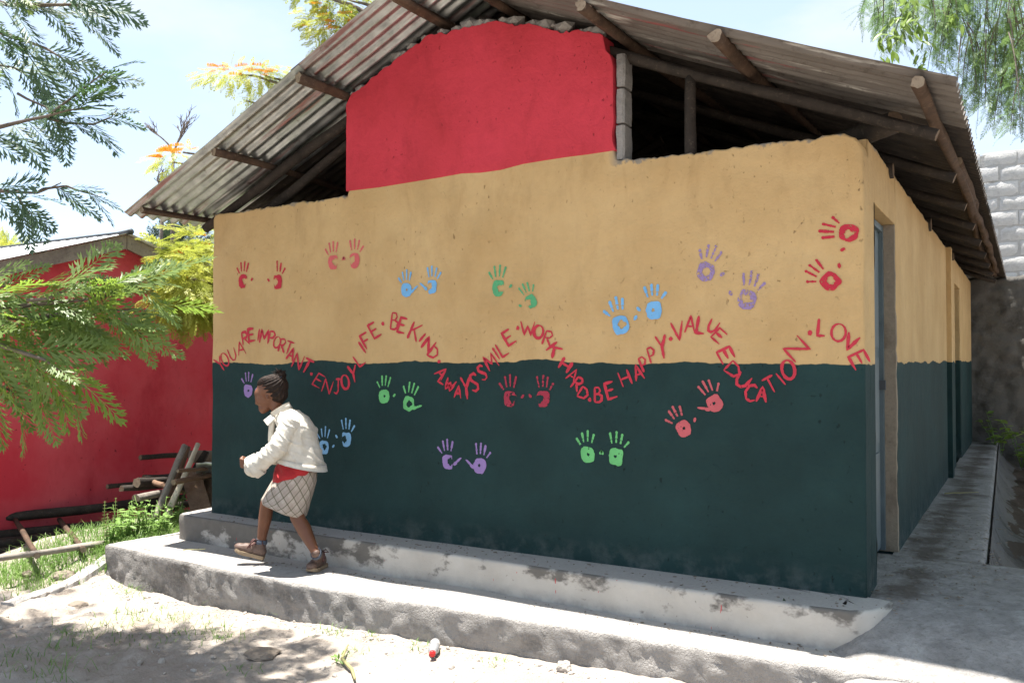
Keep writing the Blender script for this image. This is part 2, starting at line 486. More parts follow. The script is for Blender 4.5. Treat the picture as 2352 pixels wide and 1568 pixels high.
def axis(lo, a, b, hi, fine, grow=1.5):
    c = list(np.arange(a, b, fine)); s = fine
    p = b
    while p < hi: c.append(p); s *= grow; p += s
    c.append(hi); s = fine; p = a - s; pre = []
    while p > lo: pre.append(p); s *= grow; p -= s
    pre.append(lo)
    return pre[::-1] + c
gx = axis(-160, -6.6, 1.0, 160, .026); gy = axis(-160, -2.9, .3, 160, .026)
gv = [(x, y, gz_rough(x, y)) for y in gy for x in gx]
nx = len(gx)
gf = [(j * nx + i, j * nx + i + 1, (j + 1) * nx + i + 1, (j + 1) * nx + i) for j in range(len(gy) - 1) for i in range(nx - 1)]
setp(add('ground', gv, gf, M['dirt']), kind='structure')

# ------------------------------------------------------------------ concrete steps
def densify(pts, d):
    out = []
    for i in range(len(pts) - 1):
        a, b = Vector(pts[i]), Vector(pts[i + 1]); n = max(1, int((b - a).length / d))
        out += [a.lerp(b, k / n) for k in range(n)]
    return out + [Vector(pts[-1])]
def step_block(name, outline, z0, z1, mat, r=.022, rough=.008, d=.035, depth=.75, seed=0):
    """sweep of a step profile along an open outline; the top runs back 'depth' under the wall"""
    P = densify(outline, d); n = len(P); V = []; Fc = []
    prof = [(-depth, 0), (-depth * .5, 0), (-.25, 0), (-.12, 0), (-.06, 0), (-r, 0), (-r * .45, -r * .12), (-r * .12, -r * .45), (0, -r)]
    k = max(3, int((z1 - z0 - r) / .03))
    prof += [(0, -r - (z1 - z0 - r) * (i + 1) / k) for i in range(k)]
    nor = []
    for i in range(n):
        t = (P[min(i + 1, n - 1)] - P[max(i - 1, 0)]); t.normalize(); nor.append(Vector((t.y, -t.x)))
    for i, p in enumerate(P):
        for j, (o, dz) in enumerate(prof):
            q = p + nor[i] * o
            v = Vector((q.x, q.y, z1 + dz))
            fq = noise.noise(v * 3.1 + Vector((seed, 0, 0))) * rough * 1.3 + noise.noise(v * 13 + Vector((seed, 3, 0))) * rough * .9 + noise.noise(v * 31) * rough * .5
            if o > -r * 2: v += Vector((nor[i].x, nor[i].y, .35)) * fq
            else: v.z += noise.noise(v * 2.0 + Vector((seed, 7, 0))) * rough * .5
            V.append(v)
    m = len(prof); fm = []
    for i in range(n - 1):
        for j in range(m - 1): Fc.append((i * m + j, (i + 1) * m + j, (i + 1) * m + j + 1, i * m + j + 1)); fm.append(0 if j < 5 else 1)
    return setp(add(name, V, Fc, mat, None, True, fm), kind='structure')
low_out = [(-5.16, .95), (-5.19, .3), (-5.222, -.55), (-5.212, -.590), (-5.17, -.603), (-4.6, -.64), (-3.9, -.69), (-3.0, -.70), (-1.94, -.65), (-.75, -.605), (-.14, -.565), (.45, -.53), (.62, -.49)]
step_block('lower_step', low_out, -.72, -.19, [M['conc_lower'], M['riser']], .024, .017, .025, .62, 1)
up_out = [(-4.97, .6), (-4.965, .1), (-4.955, -.12), (-4.93, -.165), (-4.86, -.18), (-3.45, -.235), (-2.2, -.255), (-.86, -.293), (-.20, -.300), (-.03, -.285), (.06, -.22), (.11, -.12), (.13, .0)]
step_block('upper_step', up_out, -.23, 0.0, [M['conc_lower'], M['conc_upper']], .020, .008, .025, .52, 4)

# apron and side path
def path_edge(y): return float(np.interp(y, [1.15, 5.4, 9.6], [.475, .40, .32]))
V = []; Fc = []
ys = list(np.arange(-2.2, 1.16, .06)); xs = list(np.arange(-.30, 3.2, .06))
def apz(x, y):
    f = float(np.interp(y, [-2.2, -1.1, -.62, -.45, -.3, -.15, .05, .3], [-.50, -.33, -.225, -.18, -.105, -.045, -.008, -.005]))
    f2 = float(np.interp(y, [-2.2, -1.1, -.62, -.3, .3], [-.70, -.70, -.40, -.24, -.008]))
    k = S((x + .26) / .34)
    z = f2 + (f - f2) * k
    return z + noise.noise(Vector((x * 2.4, y * 2.4, 5))) * .010 + noise.noise(Vector((x * 9, y * 9, 2))) * .004 - .03 * S((x - .5) / 1.2) * S(-y)
for y in ys:
    for x in xs: V.append((x, y, apz(x, y)))
n = len(xs)
Fc = [(j * n + i, j * n + i + 1, (j + 1) * n + i + 1, (j + 1) * n + i) for j in range(len(ys) - 1) for i in range(n - 1)]
k = len(V); last = (len(ys) - 1) * n
V += [(x, ys[-1] + .005, -.6) for x in xs]
Fc += [(last + i, last + i + 1, k + i + 1, k + i) for i in range(n - 1)]
setp(add('apron', V, Fc, M['conc_path']), kind='structure')
V = []; Fc = []
py_ = list(np.arange(1.1, 9.95, .12))
for y in py_:
    e = path_edge(y)
    for u in (-.05, .25, .5, .75, .94, 1.0, 1.005, 1.01):
        z = (-.004 if u < .97 else (-.02 if u < 1.002 else (-.15 if u < 1.007 else -.5))) + noise.noise(Vector((u * 2, y * 2.4, 1))) * .008
        V.append((u * e + noise.noise(Vector((y * 5, u, 3))) * .006, y, z))
Fc = [(j * 8 + i, j * 8 + i + 1, (j + 1) * 8 + i + 1, (j + 1) * 8 + i) for j in range(len(py_) - 1) for i in range(7)]
setp(add('side_path', V, Fc, M['conc_path']), kind='structure')
# half-round drain channel with cast ribs
V = []; Fc = []
cy_ = list(np.arange(1.17, 9.9, .015)); na = 13
for y in cy_:
    e = path_edge(y) + .012; rr = .30 + .006 * abs(math.sin(y * math.pi / .085))
    for a in range(na):
        th = math.pi * a / (na - 1)
        V.append((e + .31 - rr * math.cos(th), y, -.03 - rr * math.sin(th) * 1.05))
Fc = [(j * na + i, (j + 1) * na + i, (j + 1) * na + i + 1, j * na + i + 1) for j in range(len(cy_) - 1) for i in range(na - 1)]
setp(add('drain_channel', V, Fc, M['conc_ditch']), kind='structure')
# silt lying in the channel
V = []; Fc = []
sy = list(np.arange(1.19, 9.8, .05)); sxn = 8
for y in sy:
    e = path_edge(y) + .32
    for i in range(sxn):
        u = -1 + 2 * i / (sxn - 1)
        V.append((e + u * .235, y, -.345 + .085 * u * u + .05 * noise.noise(Vector((u * 2, y * 1.9, 2))) + .03 * abs(noise.noise(Vector((u * 6, y * 7, 2))))))
Fc = [(j * sxn + i, j * sxn + i + 1, (j + 1) * sxn + i + 1, (j + 1) * sxn + i) for j in range(len(sy) - 1) for i in range(sxn - 1)]
M['silt'] = concrete('dark_silt', (.10, .08, .065), (.05, .04, .032), .5, 1, 2)
setp(add('silt', V, Fc, M['silt']), kind='structure')

# ------------------------------------------------------------------ painted building
WL, WT, LEN = -4.773, 2.335, 9.68
D_ROOF = .47
EL, ER, RIDGE = (-5.21, 2.295), (.450, 2.385), (-2.384, 3.572)
def zroof(x):
    a, b = (EL, RIDGE) if x < RIDGE[0] else (ER, RIDGE)
    return a[1] + (x - a[0]) * (b[1] - a[1]) / (b[0] - a[0])
house = empty('painted_building', (-2.4, 4.8, 0), 'yellow and dark green schoolhouse with red gable, corrugated roof, handprints and painted words', 'building')

def ragged(x, amp=.014, seed=0):
    v = noise.noise(Vector((x * 5, seed, 0))) * amp + noise.noise(Vector((x * 19, seed, 4))) * amp * .7 + noise.noise(Vector((x * 47, seed, 8))) * amp * .45
    return v
def panel(name, outline, y0, y1, mat, parent, ax='y', rnd=.012):
    """solid wall from an outline of (u,z) with a softened front arris; ax='y': faces -y, ax='x': faces +x"""
    n = len(outline)
    cx_ = sum(p[0] for p in outline) / n; cz_ = sum(p[1] for p in outline) / n
    def P(u, z, w): return (u, w, z) if ax == 'y' else (w, u, z)
    ins = []
    for i in range(n):
        a = Vector(outline[i - 1]); b = Vector(outline[i]); c = Vector(outline[(i + 1) % n])
        t1 = (b - a).normalized(); t2 = (c - b).normalized(); nn = Vector((-(t1 + t2).y, (t1 + t2).x))
        if nn.length < 1e-6: nn = Vector((-t1.y, t1.x))
        nn.normalize(); ins.append(b + nn * rnd)
    sgn = 1 if y1 > y0 else -1
    rings = [[P(p.x, p.y, y0) for p in ins],
             [P(o[0] * .7 + p.x * .3, o[1] * .7 + p.y * .3, y0 + sgn * rnd * .3) for o, p in zip(outline, ins)],
             [P(o[0], o[1], y0 + sgn * rnd) for o in outline], [P(o[0], o[1], y1) for o in outline]]
    V = [v for r in rings for v in r]; Fc = [tuple(range(n))]
    for k in range(3):
        for i in range(n):
            j = (i + 1) % n; Fc.append((k * n + i, (k + 1) * n + i, (k + 1) * n + j, k * n + j))
    Fc.append(tuple(range(4 * n - 1, 3 * n - 1, -1)))
    sm = [False] + [True] * (2 * n) + [False] * (n + 1)
    o = add(name, V, Fc, mat, parent, sm)
    bm = bmesh.new(); bm.from_mesh(o.data); bmesh.ops.recalc_face_normals(bm, faces=bm.faces); bm.to_mesh(o.data); bm.free()
    return o
# front wall (counter-clockwise seen from the front: left-bottom, right-bottom, right-top ... left-top)
out = [(WL + .004 * noise.noise(Vector((0, z * 4, 2))), z) for z in ()]
out = [(WL, -.06), (0.0, -.06)]
for z in np.arange(.2, 2.2, .1): out.append((.0 + .006 * noise.noise(Vector((3, z * 3, 0))), z))
out += [(.0, 2.225), (-.012, 2.275), (-.035, 2.305), (-.065, 2.32)]
for x in np.arange(-.09, WL + .02, -.018): out.append((x, WT + ragged(x, .018, 1) - .012 * S((-3.6 - x) / 1.0) + .012 * S((x + 1.6) / .3) * S((-1.0 - x) / .4) + .10 * S((x + 3.40) / .03) * S((-1.345 - x) / .03)))
for z in np.arange(2.28, .1, -.1): out.append((WL + .010 * noise.noise(Vector((7, z * 4, 0))) + (.018 if 2.08 < z < 2.16 else 0), z))
front = panel('front_wall', out, 0.0, .17, M['paint'], house, 'y', .012)
# red gable wall
red_bot = [(795, 440), (870, 430), (950, 418), (1010, 408), (1060, 399), (1105, 396), (1150, 391), (1200, 377), (1250, 369), (1300, 362), (1350, 354), (1414, 346)]
rb = [wall(*p) for p in red_bot]
out = [(x, z + ragged(x, .006, 3)) for x, z in rb]
def red_top(x):
    z = zroof(x) - .085 - .055 * S((x + 2.9) / .5) * S((-1.5 - x) / .5)
    return min(z, 3.33)
xr = rb[-1][0]; zr_ = rb[-1][1]
for z in np.arange(zr_ + .03, 2.93, .03): out.append((xr - .015 + .014 * noise.noise(Vector((2, z * 9, 0))) + .007 * noise.noise(Vector((2, z * 33, 0))), z))
out += [(xr - .03, 2.965), (xr - .06, 3.0)]
for x in np.arange(xr - .08, rb[0][0] + .03, -.02): out.append((x, red_top(x) + ragged(x, .026, 5)))
for z in np.arange(2.98, zr_ + .05, -.04): out.append((rb[0][0] + .008 * noise.noise(Vector((5, z * 12, 0))), z))
panel('gable_wall', out, -.003, .155, M['red'], house, 'y', .0028)
# unpainted block ends beside the opening
zb = 2.352
for k, hgt in enumerate((.215, .215, .205)):
    mb = MB(); w = .012
    a = (xr - .002, .02 + rng.uniform(-.006, .006), zb); b = (xr + .052 + rng.uniform(-.008, .006), .148, zb + hgt - .014)
    vv = []
    for zz in np.linspace(a[2], b[2], 6):
        for (x, y) in ((a[0], a[1]), (b[0] - w, a[1]), (b[0], a[1] + w), (b[0], b[1] - w), (b[0] - w, b[1]), (a[0], b[1])):
            s_ = .93 if zz in (a[2], b[2]) else 1.0
            q = Vector((x, y, zz)); vv.append(((x - a[0]) * s_ + a[0] + noise.noise(q * 22) * .005, y + noise.noise(q * 19) * .004, zz))
    ff = [(i * 6 + j, i * 6 + (j + 1) % 6, (i + 1) * 6 + (j + 1) % 6, (i + 1) * 6 + j) for i in range(5) for j in range(6)] + [(5, 4, 3, 2, 1, 0), (30, 31, 32, 33, 34, 35)]
    add('concrete_block', vv, ff, M['mortar'], house, False)
    zb += hgt
# rough mortar bedding along the gable rake
mb = MB()
xm = rb[0][0] + .04
while xm < xr - .08:
    x = xm; xm += rng.uniform(.03, .13); z = red_top(x) + rng.uniform(-.015, .02); r = rng.uniform(.018, .055)
    bm = bmesh.new(); bmesh.ops.create_icosphere(bm, subdivisions=1, radius=1)
    vs_ = [(x + v.co.x * r * 1.5 * rng.uniform(.7, 1.3), .05 + v.co.y * .06, z + .012 + v.co.z * r * rng.uniform(.7, 1.1)) for v in bm.verts]
    mb.put(vs_, [tuple(v.index for v in f.verts) for f in bm.faces], 0, False); bm.free()
setp(mb.build('mortar_bedding', M['mortar'], house), kind='stuff')

# side walls, back wall, inner darkness
def rect(u0, u1, z0, z1): return [(u0, z0), (u1, z0), (u1, z1), (u0, z1)]
def topz(y): return 2.335 + .012 * noise.noise(Vector((y * 3, 1, 1)))
DOOR = (.345, 1.235, .0, 2.03); DOOR2 = (6.35, 7.3, 0, 2.06)
segs = [(.172, DOOR[0]), (DOOR[1], DOOR2[0]), (DOOR2[1], LEN)]
for a, b in segs:
    o_ = [(a, -.06), (b, -.06)] + [(y, topz(y) + ragged(y, .012, 9)) for y in np.arange(b, a, -.05)] + [(a, topz(a))]
    panel('side_wall', o_, .0, -.17, M['paint'], house, 'x', .012)
for dd in (DOOR, DOOR2):
    o_ = [(dd[0] + .002, dd[3]), (dd[1] - .002, dd[3])] + [(y, topz(y) + ragged(y, .012, 9)) for y in np.arange(dd[1] - .004, dd[0] + .01, -.05)] + [(dd[0] + .002, topz(dd[0]))]
    panel('lintel', o_, -.002, -.168, M['paint'], house, 'x', .006)
# pilaster
mb = MB(); mb.box((-.01, 5.18, -.05), (.045, 5.36, 2.33)); mb.build('pilaster', M['paint'], house)
panel('side_wall', [(.172, -.06), (LEN, -.06), (LEN, 2.33), (.172, 2.33)], WL, WL + .17, M['paint'], house, 'x')
panel('back_wall', [(WL + .172, -.06), (-.172, -.06), (-.172, 2.33), (RIDGE[0], 3.40), (WL + .172, 2.33)], LEN - .17, LEN, M['mortar'], house, 'y')
mb = MB(); mb.box((WL + .175, .175, -.05), (-.175, LEN - .175, -.006)); mb.build('floor', M['conc_ditch'], house)
# jamb plaster (bare, grey-brown) and the metal doors
M['jamb'] = concrete('bare_jamb_render', (.27, .225, .17), (.17, .135, .10), .4, .6, 8)
for dd, cl in ((DOOR, 'door'), (DOOR2, 'paint')):
    for yy, s_ in ((dd[0], 1), (dd[1], -1)):
        mb = MB(); lo = [-.165, min(yy, yy + s_ * .012), -.004]; hi = [-.004 if cl == 'door' else -.01, max(yy, yy + s_ * .012), dd[3] - .002]
        V2 = []; zs = np.linspace(lo[2], hi[2], 40)
        for z in zs:
            j = noise.noise(Vector((z * 3, yy, 0))) * .006 + noise.noise(Vector((z * 31, yy, 0))) * .005
            V2 += [(lo[0], yy + s_ * .012, z), (hi[0] + j, yy + s_ * .012, z), (hi[0] + j + .004, yy - s_ * .01, z)]
        F2 = [(i * 3 + k, i * 3 + k + 1, (i + 1) * 3 + k + 1, (i + 1) * 3 + k) for i in range(39) for k in (0, 1)]
        add('jamb', V2, F2, M['jamb'] if cl == 'door' else M['paint'], house, False)
    xo = -.082 if cl == 'door' else -.13
    leaf_o = MB(); leaf_o.box((xo - .03, dd[0] + .05, .025), (xo - .012, dd[1] - .05, dd[3] - .05))
    leaf_o = leaf_o.build('door', M['door'] if cl == 'door' else M['bark_dark'], house)
    fm = MB()
    for (a0, a1, b0, b1) in ((dd[0] + .013, dd[0] + .055, .01, dd[3] - .01), (dd[1] - .055, dd[1] - .013, .01, dd[3] - .01), (dd[0] + .056, dd[1] - .056, dd[3] - .05, dd[3] - .012)):
        fm.box((xo - .04, a0, b0), (xo + .012, a1, b1))
    fm.build('door_frame', M['door'] if cl == 'door' else M['bark_dark'], leaf_o)
    if cl == 'door':
        for (z0, z1) in ((.06, .62), (.68, 1.2), (1.26, 1.94)):
            rb_ = MB(); rb_.box((xo - .011, dd[0] + .12, z0), (xo - .004, dd[1] - .12, z1)); rb_.build('panel', M['door'], leaf_o)
        hb = MB(); hb.box((xo - .011, dd[1] - .11, 1.0), (xo + .03, dd[1] - .085, 1.06)); hb.build('handle', M['ridge'], leaf_o)
# red hand mark on the side wall
# ------------------------------------------------------------------ roof
def sheet_mesh(name, length, width, mat, pitch=.1, amp=.0115, sag=.0, seed=0):
    nw = int(round(width / pitch * 8)); nl = 7; V = []
    for i in range(nl):
        for j in range(nw + 1):
            u = length * i / (nl - 1); w = width * j / nw
            z = amp * math.cos(2 * math.pi * w / pitch) - sag * math.sin(math.pi * i / (nl - 1)) + .006 * noise.noise(Vector((u * 1.7 + seed, w * 2, seed)))
            V.append((u + .004 * noise.noise(Vector((w * 8, seed, i))), w, z))
    Fc = [(i * (nw + 1) + j, i * (nw + 1) + j + 1, (i + 1) * (nw + 1) + j + 1, (i + 1) * (nw + 1) + j) for i in range(nl - 1) for j in range(nw)]
    return mesh(name, V, Fc, mat)
W_SH = .9; STEP = .8
def slope_sheets(E_, sgn, mats, names):
    dx = RIDGE[0] - E_[0]; dz = RIDGE[1] - E_[1]; L = math.hypot(dx, dz); ang = math.atan2(dz, abs(dx))
    rows = ((0.0, 1.98, 0.0), (1.90, L - 1.90 + .01, .010))
    meshes = [[sheet_mesh('roof_sheet', r[1], W_SH, mats if k < 2 else M['soot_shade'], seed=q * 3 + k, sag=.006, amp=.016) for k in range(4)] for q, r in enumerate(rows)]
    ncol = 13
    for q, r in enumerate(rows):
        for c in range(ncol):
            o = bpy.data.objects.new('roof_sheet', meshes[q][0 if c == 0 else (2 + c % 2)]); COL.objects.link(o)
            o.parent = house; o.matrix_parent_inverse = Matrix.Translation(-Vector(house.location))
            u = r[0]
            y = -D_ROOF + c * STEP
            base = Vector((E_[0] + math.copysign(u * math.cos(ang), dx), y, E_[1] + u * math.sin(ang) + r[2] + (c % 2) * .004))
            jit = rng.uniform(-.5, .5)
            if sgn > 0:   # left slope climbs towards +x
                o.matrix_basis = Matrix.Translation(base) @ Matrix.Rotation(-ang, 4, 'Y') @ Matrix.Rotation(R(jit * .6), 4, 'X')
            else:         # right slope climbs towards -x: turn the sheet round
                base.y += W_SH
                o.matrix_basis = Matrix.Translation(base) @ Matrix.Rotation(math.pi, 4, 'Z') @ Matrix.Rotation(-ang, 4, 'Y') @ Matrix.Rotation(R(jit * .6), 4, 'X')
slope_sheets(EL, 1, M['galv'], 'left')
slope_sheets(ER, -1, M['rusty'], 'right')
# ridge cap
V = []; Fc = []
yy = np.linspace(-D_ROOF, 10.0, 24)
for y in yy:
    for dx_, dz_ in ((-.2, -.068), (-.05, .02), (0, .035), (.05, .02), (.2, -.062)): V.append((RIDGE[0] + dx_, y, RIDGE[1] + .02 + dz_ + .006 * noise.noise(Vector((y, dx_, 0)))))
Fc = [(j * 5 + i, j * 5 + i + 1, (j + 1) * 5 + i + 1, (j + 1) * 5 + i) for j in range(len(yy) - 1) for i in range(4)]
add('ridge_cap', V, Fc, M['rusty'], house)
# purlins: poles running back from the gable overhang
PW = [M['bark'], M['cut']]
purl = [(-5.06, .022, .02), (-4.28, .026, .03), (-3.43, .030, .0), (-2.62, .032, -.02), (-2.15, .030, .0), (-1.35, .032, -.02), (-.60, .034, -.04), (.30, .028, -.02)]
for k, (x, r, fy) in enumerate(purl):
    z = zroof(x) - .014 - r
    pole('purlin', (x, -D_ROOF + .02 + fy, z - .004), (x + rng.uniform(-.05, .05), 9.6, z - .01), r, r * .9, house, PW, .010, 20 + k, 40, 12, .6)
# rafters on the right and left slope; the tails carry the eaves
BD = [M['bark_dark'], M['cut_dark']]
for k, y in enumerate((.09, 1.28, 2.42, 3.55, 4.7, 5.85, 7.0, 8.2, 9.35)):
    def zr2(x): return zroof(x) - .145
    pole('rafter', (.33, y, zr2(.33)), (RIDGE[0] + .04, y, zr2(RIDGE[0] + .04) - .02), .032, .036, house, BD, .008, 50 + k, 12, 10)
    pole('rafter', (-5.0, y + .03, zr2(-5.0)), (RIDGE[0] - .04, y + .03, zr2(RIDGE[0] - .04) - .02), .036, .042, house, BD, .008, 70 + k, 12, 10)
# short crooked eave poles under the right eave
ys_ = [-.42, 1.30, 2.5, 3.7, 4.8, 6.0, 7.2, 8.5]
for k in range(7):
    x = .355; z = zroof(x) - .045
    if k: pole('eave_pole', (x, ys_[k] - .1, z), (x + .01, ys_[k + 1] + .1, z - .01), .026, .03, house, PW, .012, 90 + k, 8, 9)
# wall plate, post, brace and the heavy tie-beam end at the corner
pole('post', (-.928, .095, 2.30), (-.925, .09, zroof(-.925) - .17), .032, .030, house, BD, .01, 31, 7, 10)
pole('tie_beam', (.13, .16, 2.40), (-.22, .45, 2.385), .058, .055, house, BD, .01, 33, 6, 11)
b0 = on('y', .25, 625, 475); b1 = on('y', .25, 812, 322)
pole('brace', b0 - (b1 - b0) * .15, b1 + (b1 - b0) * .2, .036, .036, house, [M['bark_dark'], M['cut_dark']], .01, 37, 7, 9)
for k, (y, z) in enumerate(((1.0, 2.42), (3.4, 2.42), (6.0, 2.42))):
    pole('tie_beam', (.02, y, z - .1), (-4.8, y, z - .1), .05, .05, house, BD, .006, 41 + k, 8, 9)

# ------------------------------------------------------------------ mural: handprints and words
YP = -.0022
def wp(px, py): x, z = wall(px, py); return Vector((x, z))
GLYPH = {  # strokes in a unit box, x right 0..1, y up 0..1
 'Y': [[(0, 1), (.5, .5)], [(1, 1.0), (.5, .5), (.5, 0)]],
 'O': [[(.5 + .5 * math.cos(t), .5 + .5 * math.sin(t)) for t in np.linspace(1.6, 1.6 + 2 * math.pi, 15)]],
 'U': [[(0, 1), (.04, .35), (.25, .03), (.6, .02), (.9, .3), (1, 1)]],
 'A': [[(0, 0), (.5, 1), (1, 0)], [(.2, .38), (.8, .38)]],
 'R': [[(0, 0), (.05, 1)], [(.05, .97), (.6, 1), (.85, .78), (.6, .55), (.05, .5)], [(.3, .5), (1, 0)]],
 'E': [[(.95, 1), (.05, 1), (0, 0), (1, .02)], [(.03, .52), (.8, .54)]],
 'I': [[(.5, 1), (.5, 0)]],
 'M': [[(0, 0), (.1, 1), (.5, .35), (.9, 1), (1, 0)]],
 'P': [[(0, 0), (.05, 1)], [(.05, .97), (.65, .98), (.95, .74), (.65, .48), (.05, .44)]],
 'T': [[(0, 1), (1, 1)], [(.5, 1), (.5, 0)]],
 'N': [[(0, 0), (.02, 1), (.98, 0), (1, 1)]],
 'J': [[(.3, 1), (1, 1)], [(.68, 1), (.66, .2), (.4, 0), (0, .1)]],
 'L': [[(0, 1), (.02, 0), (1, .03)]],
 'F': [[(1, 1), (.02, 1), (0, 0)], [(.02, .55), (.75, .55)]],
 'B': [[(0, 0), (.05, 1)], [(.05, .98), (.6, .97), (.8, .76), (.55, .55), (.05, .53)], [(.5, .54), (1, .42), (.95, .12), (.6, 0), (0, .01)]],
 'K': [[(0, 0), (.03, 1)], [(.95, 1), (.05, .45)], [(.3, .6), (1, 0)]],
 'D': [[(0, 0), (.03, 1)], [(.03, .98), (.6, .92), (1, .55), (.8, .15), (0, .0)]],
 'W': [[(0, 1), (.28, 0), (.5, .65), (.75, 0), (1, 1)]],
 'S': [[(.95, .86), (.65, 1), (.15, .92), (.08, .68), (.45, .52), (.9, .34), (.85, .1), (.45, 0), (0, .1)]],
 'H': [[(0, 1), (.03, 0)], [(.97, 1), (1, 0)], [(0, .5), (1, .52)]],
 'V': [[(0, 1), (.5, 0), (1, 1)]],
 'C': [[(1, .85), (.7, 1), (.25, .9), (0, .5), (.2, .1), (.6, 0), (1, .12)]],
}
def ribbon(mb, pts, w, seed=0, taper=True, yoff=0):
    """brush stroke on the wall plane"""
    P = []
    for i in range(len(pts) - 1):
        a, b = pts[i], pts[i + 1]; k = max(2, int((b - a).length / .012))
        P += [a.lerp(b, j / k) for j in range(k)]
    P.append(pts[-1])
    n = len(P); V = []
    for i, p in enumerate(P):
        t = P[min(i + 1, n - 1)] - P[max(i - 1, 0)]; t.normalize(); nn = Vector((-t.y, t.x))
        s = i / (n - 1)
        ww = w * (.85 + .35 * noise.noise(Vector((p.x * 23 + seed, p.y * 23, 1))) + .25 * noise.noise(Vector((p.x * 90, p.y * 90, 4))))
        if taper: ww *= .45 + .55 * min(1, s / .12) ** .7 if s < .12 else (.4 + .6 * min(1, (1 - s) / .2))
        V += [(p.x + nn.x * ww, YP - yoff, p.y + nn.y * ww), (p.x - nn.x * ww, YP - yoff, p.y - nn.y * ww)]
    mb.put(V, [(2 * i, 2 * i + 2, 2 * i + 3, 2 * i + 1) for i in range(n - 1)], 0, False)
def blob(mb, cx, cz, rx, rz, ang=0, seed=0, n=18, irr=.18, yo=0):
    V = []
    for k in range(n):
        th = 2 * math.pi * k / n
        r = 1 + irr * noise.noise(Vector((math.cos(th) * 1.4 + seed, math.sin(th) * 1.4, seed * .7))) * 2
        u, v = rx * r * math.cos(th), rz * r * math.sin(th)
        V.append((cx + u * math.cos(ang) - v * math.sin(ang), YP + yo, cz + u * math.sin(ang) + v * math.cos(ang)))
    mb.put(V, [tuple(range(n))], 0, False)
def photo_glyph(ch, cx, cy, ang, h, w):
    """glyph strokes as wall points, read at (cx,cy) in the 2352-wide photo, turned clockwise by ang"""
    a = R(ang); out = []
    for st in GLYPH[ch]:
        q = []
        for (x, y) in st:
            u = (x - .5) * w; v = -(y - .5) * h
            q.append(wp(cx + u * math.cos(a) - v * math.sin(a), cy + u * math.sin(a) + v * math.cos(a)))
        out.append(q)
    return out
cB = lambda x, y: (471.9 + .3087 * x, 514.2 + .3087 * y)
cC = lambda x, y: (846.9 + .27005 * x, 574.7 + .27005 * y)
cD = lambda x, y: (1270.4 + .3279 * x, 574.7 + .3279 * y)
cE = lambda x, y: (1512.4 + .3472 * x, 484 + .3472 * y)
kB, kC, kD, kE = .3087, .27005, .3279, .3472
